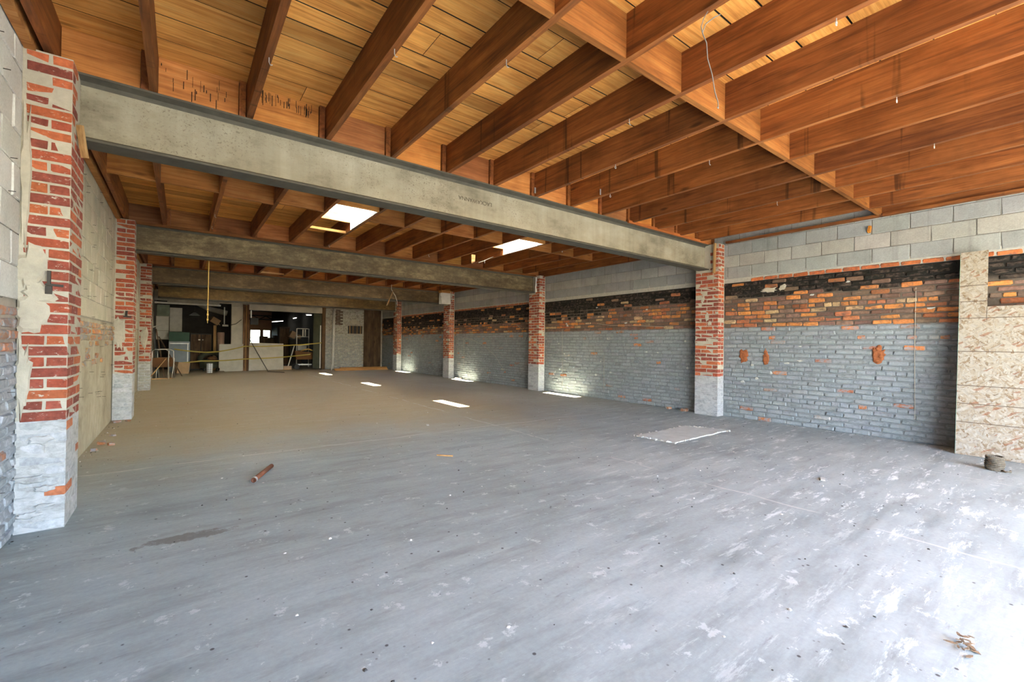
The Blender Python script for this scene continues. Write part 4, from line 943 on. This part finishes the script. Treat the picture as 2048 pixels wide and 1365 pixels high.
# right opening and beyond
t = thing('dark_wardrobe', 'dark wardrobe standing inside the right opening', 'wardrobe', (4.03, 24.2, 0)); rbox('body', M['black'], 3.82, 4.27, 24, 24.5, 0, 1.85, t); rbox('cornice', M['darkwoodx'], 3.79, 4.30, 23.97, 24.5, 1.85, 1.89, t); rbox('door', M['darkwoodz'], 3.84, 4.25, 23.98, 24, .05, 1.82, t)
tag(rbox('low_shelf', M['dark'], 4.2, 4.72, 23.4, 23.8, 0, 1.29), 'dark shelf unit carrying the tilted cardboard boxes', 'shelf')
tag(MB().obox((4.33, 23.55, 1.51), (.26, .25, .32), (0, .45, .1)).build('cardboard_box', M['cardpale']), 'larger tilted pale cardboard box inside the right opening', 'box')
tag(MB().obox((4.60, 23.55, 1.42), (.14, .2, .18), (0, .35, .3)).build('cardboard_box', M['card']), 'smaller cardboard box right of the larger tilted one', 'box')
t = thing('display_frame', 'white open display frame inside the right opening', 'frame', (4.57, 22.5, 0))
for x in (4.31, 4.83): rbox('upright', M['white'], x-.02, x+.02, 22.48, 22.52, 0, 1.8, t)
for z in (1.0, 1.4, 1.78): rbox('rail', M['white'], 4.33, 4.81, 22.485, 22.515, z, z+.035, t)
for x in (4.55, 4.65): rbox('pane', M['liner'], x, x+.05, 22.49, 22.51, 1.44, 1.76, t)
rbox('lower_pane', M['liner'], 4.36, 4.74, 22.49, 22.51, .78, .99, t)
for i, (x0, x1, z1) in enumerate(((3.4, 3.75, 1.45), (3.78, 4.05, 1.38), (4.08, 4.34, 1.5))):
    t = thing('dark_counter', ('left', 'middle', 'right')[i]+' of three dark counters before the bright windows', 'counter', ((x0+x1)/2, 27.2, 0), 'dark counters in the room beyond'); rbox('body', M['darkwoodz'], x0, x1, 27, 27.5, 0, z1-.04, t); rbox('top', M['dark'], x0-.01, x1+.01, 26.98, 27.5, z1-.04, z1, t)
t = thing('wheelbarrow', 'brown wooden barrow on small wheels inside the right opening', 'barrow', (4.28, 20.85, 0))
MB().add([(3.95, 20.65, .42), (4.62, 20.65, .42), (4.62, 21.05, .42), (3.95, 21.05, .42), (3.88, 20.58, .80), (4.66, 20.58, .72), (4.66, 21.12, .72), (3.88, 21.12, .80)], [(0, 3, 2, 1), (0, 1, 5, 4), (1, 2, 6, 5), (2, 3, 7, 6), (3, 0, 4, 7), (4, 5, 6, 7)]).build('tray', M['brown'], t)
MB().tube([(4.1, 20.56, .80), (4.4, 20.55, .88), (4.6, 20.55, .80), (4.68, 20.55, .70)], .03, 8).build('rim', M['chain'], t, True)
for x in (4.0, 4.58):
    for y in (20.68, 21.02): MB().tube([(x, y, .12), (x, y, .43)], .02, 8).build('leg', M['iron'], t)
for y in (20.66, 21.04): MB().tube([(3.98, y-.02, .11), (3.98, y+.02, .11)], .11, 16).build('wheel', M['black'], t)
MB().bar((4.0, 20.68, .2), (4.58, 20.68, .2), .05).build('cross_bar', M['zinc'], t)
bm_ = thing('broom', 'white handled broom leaning inside the right opening', 'broom', (3.62, 20.55, 0)); MB().tube([(3.62, 20.55, .14), (3.86, 20.6, 1.02)], .022, 8).build('handle', M['white'], bm_); MB().obox((3.60, 20.55, .08), (.3, .07, .15), (0, 0, 0)).build('brush', M['cardpale'], bm_)
tag(MB().obox((3.5, 20.5, .02), (.5, .12, .03), (0, 0, .1)).build('floor_board', M['palewood']), 'pale board on floor beside the broom', 'board')
t = thing('speaker_box', 'small black box mounted high inside the right opening', 'box', (2.37, 20.63, 1.86)); rbox('case', M['black'], 2.23, 2.50, 20.52, 20.75, 1.86, 2.12, t); rbox('bracket', M['zinc'], 2.22, 2.26, 20.505, 20.55, 2.12, 2.6, t)
for i, (a, b) in enumerate((((4.10, 28.0, 2.28), (4.92, 29.8, 2.42)), ((4.62, 25.0, 2.38), (4.92, 25.9, 2.46)), ((4.62, 22.0, 2.42), (4.92, 22.5, 2.45)))):
    t = thing('tube_lamp', ('farthest', 'middle', 'nearest')[i]+' fluorescent tube lamp in the room beyond right opening', 'lamp', a, 'fluorescent tubes in the room beyond'); MB().bar(a, b, .04, .03).build('tube', M['tube'], t); MB().bar((a[0], a[1], a[2]+.05), (b[0], b[1], b[2]+.05), .09, .04).build('housing', M['white'], t)
    MB().tube([(a[0]+.1, a[1]+.2, a[2]+.07), (a[0]+.1, a[1]+.2, 3.28)], .006, 6).build('hanger', M['iron'], t)
rt_ = thing('roof_truss', 'pale roof truss above the windows of the room beyond', 'truss', (5.0, 35.6, 2.7)); MB().bar((2.4, 35.6, 2.72), (5.2, 35.6, 2.72), .07).build('lower_chord', M['iron'], rt_); MB().bar((2.4, 35.6, 2.98), (5.2, 35.6, 2.98), .07).build('upper_chord', M['iron'], rt_)
for x in (2.8, 3.6, 4.4): MB().bar((x, 35.6, 2.74), (x+.4, 35.6, 2.96), .05).build('web', M['iron'], rt_); MB().bar((x+.4, 35.6, 2.96), (x+.8, 35.6, 2.74), .05).build('web', M['iron'], rt_)
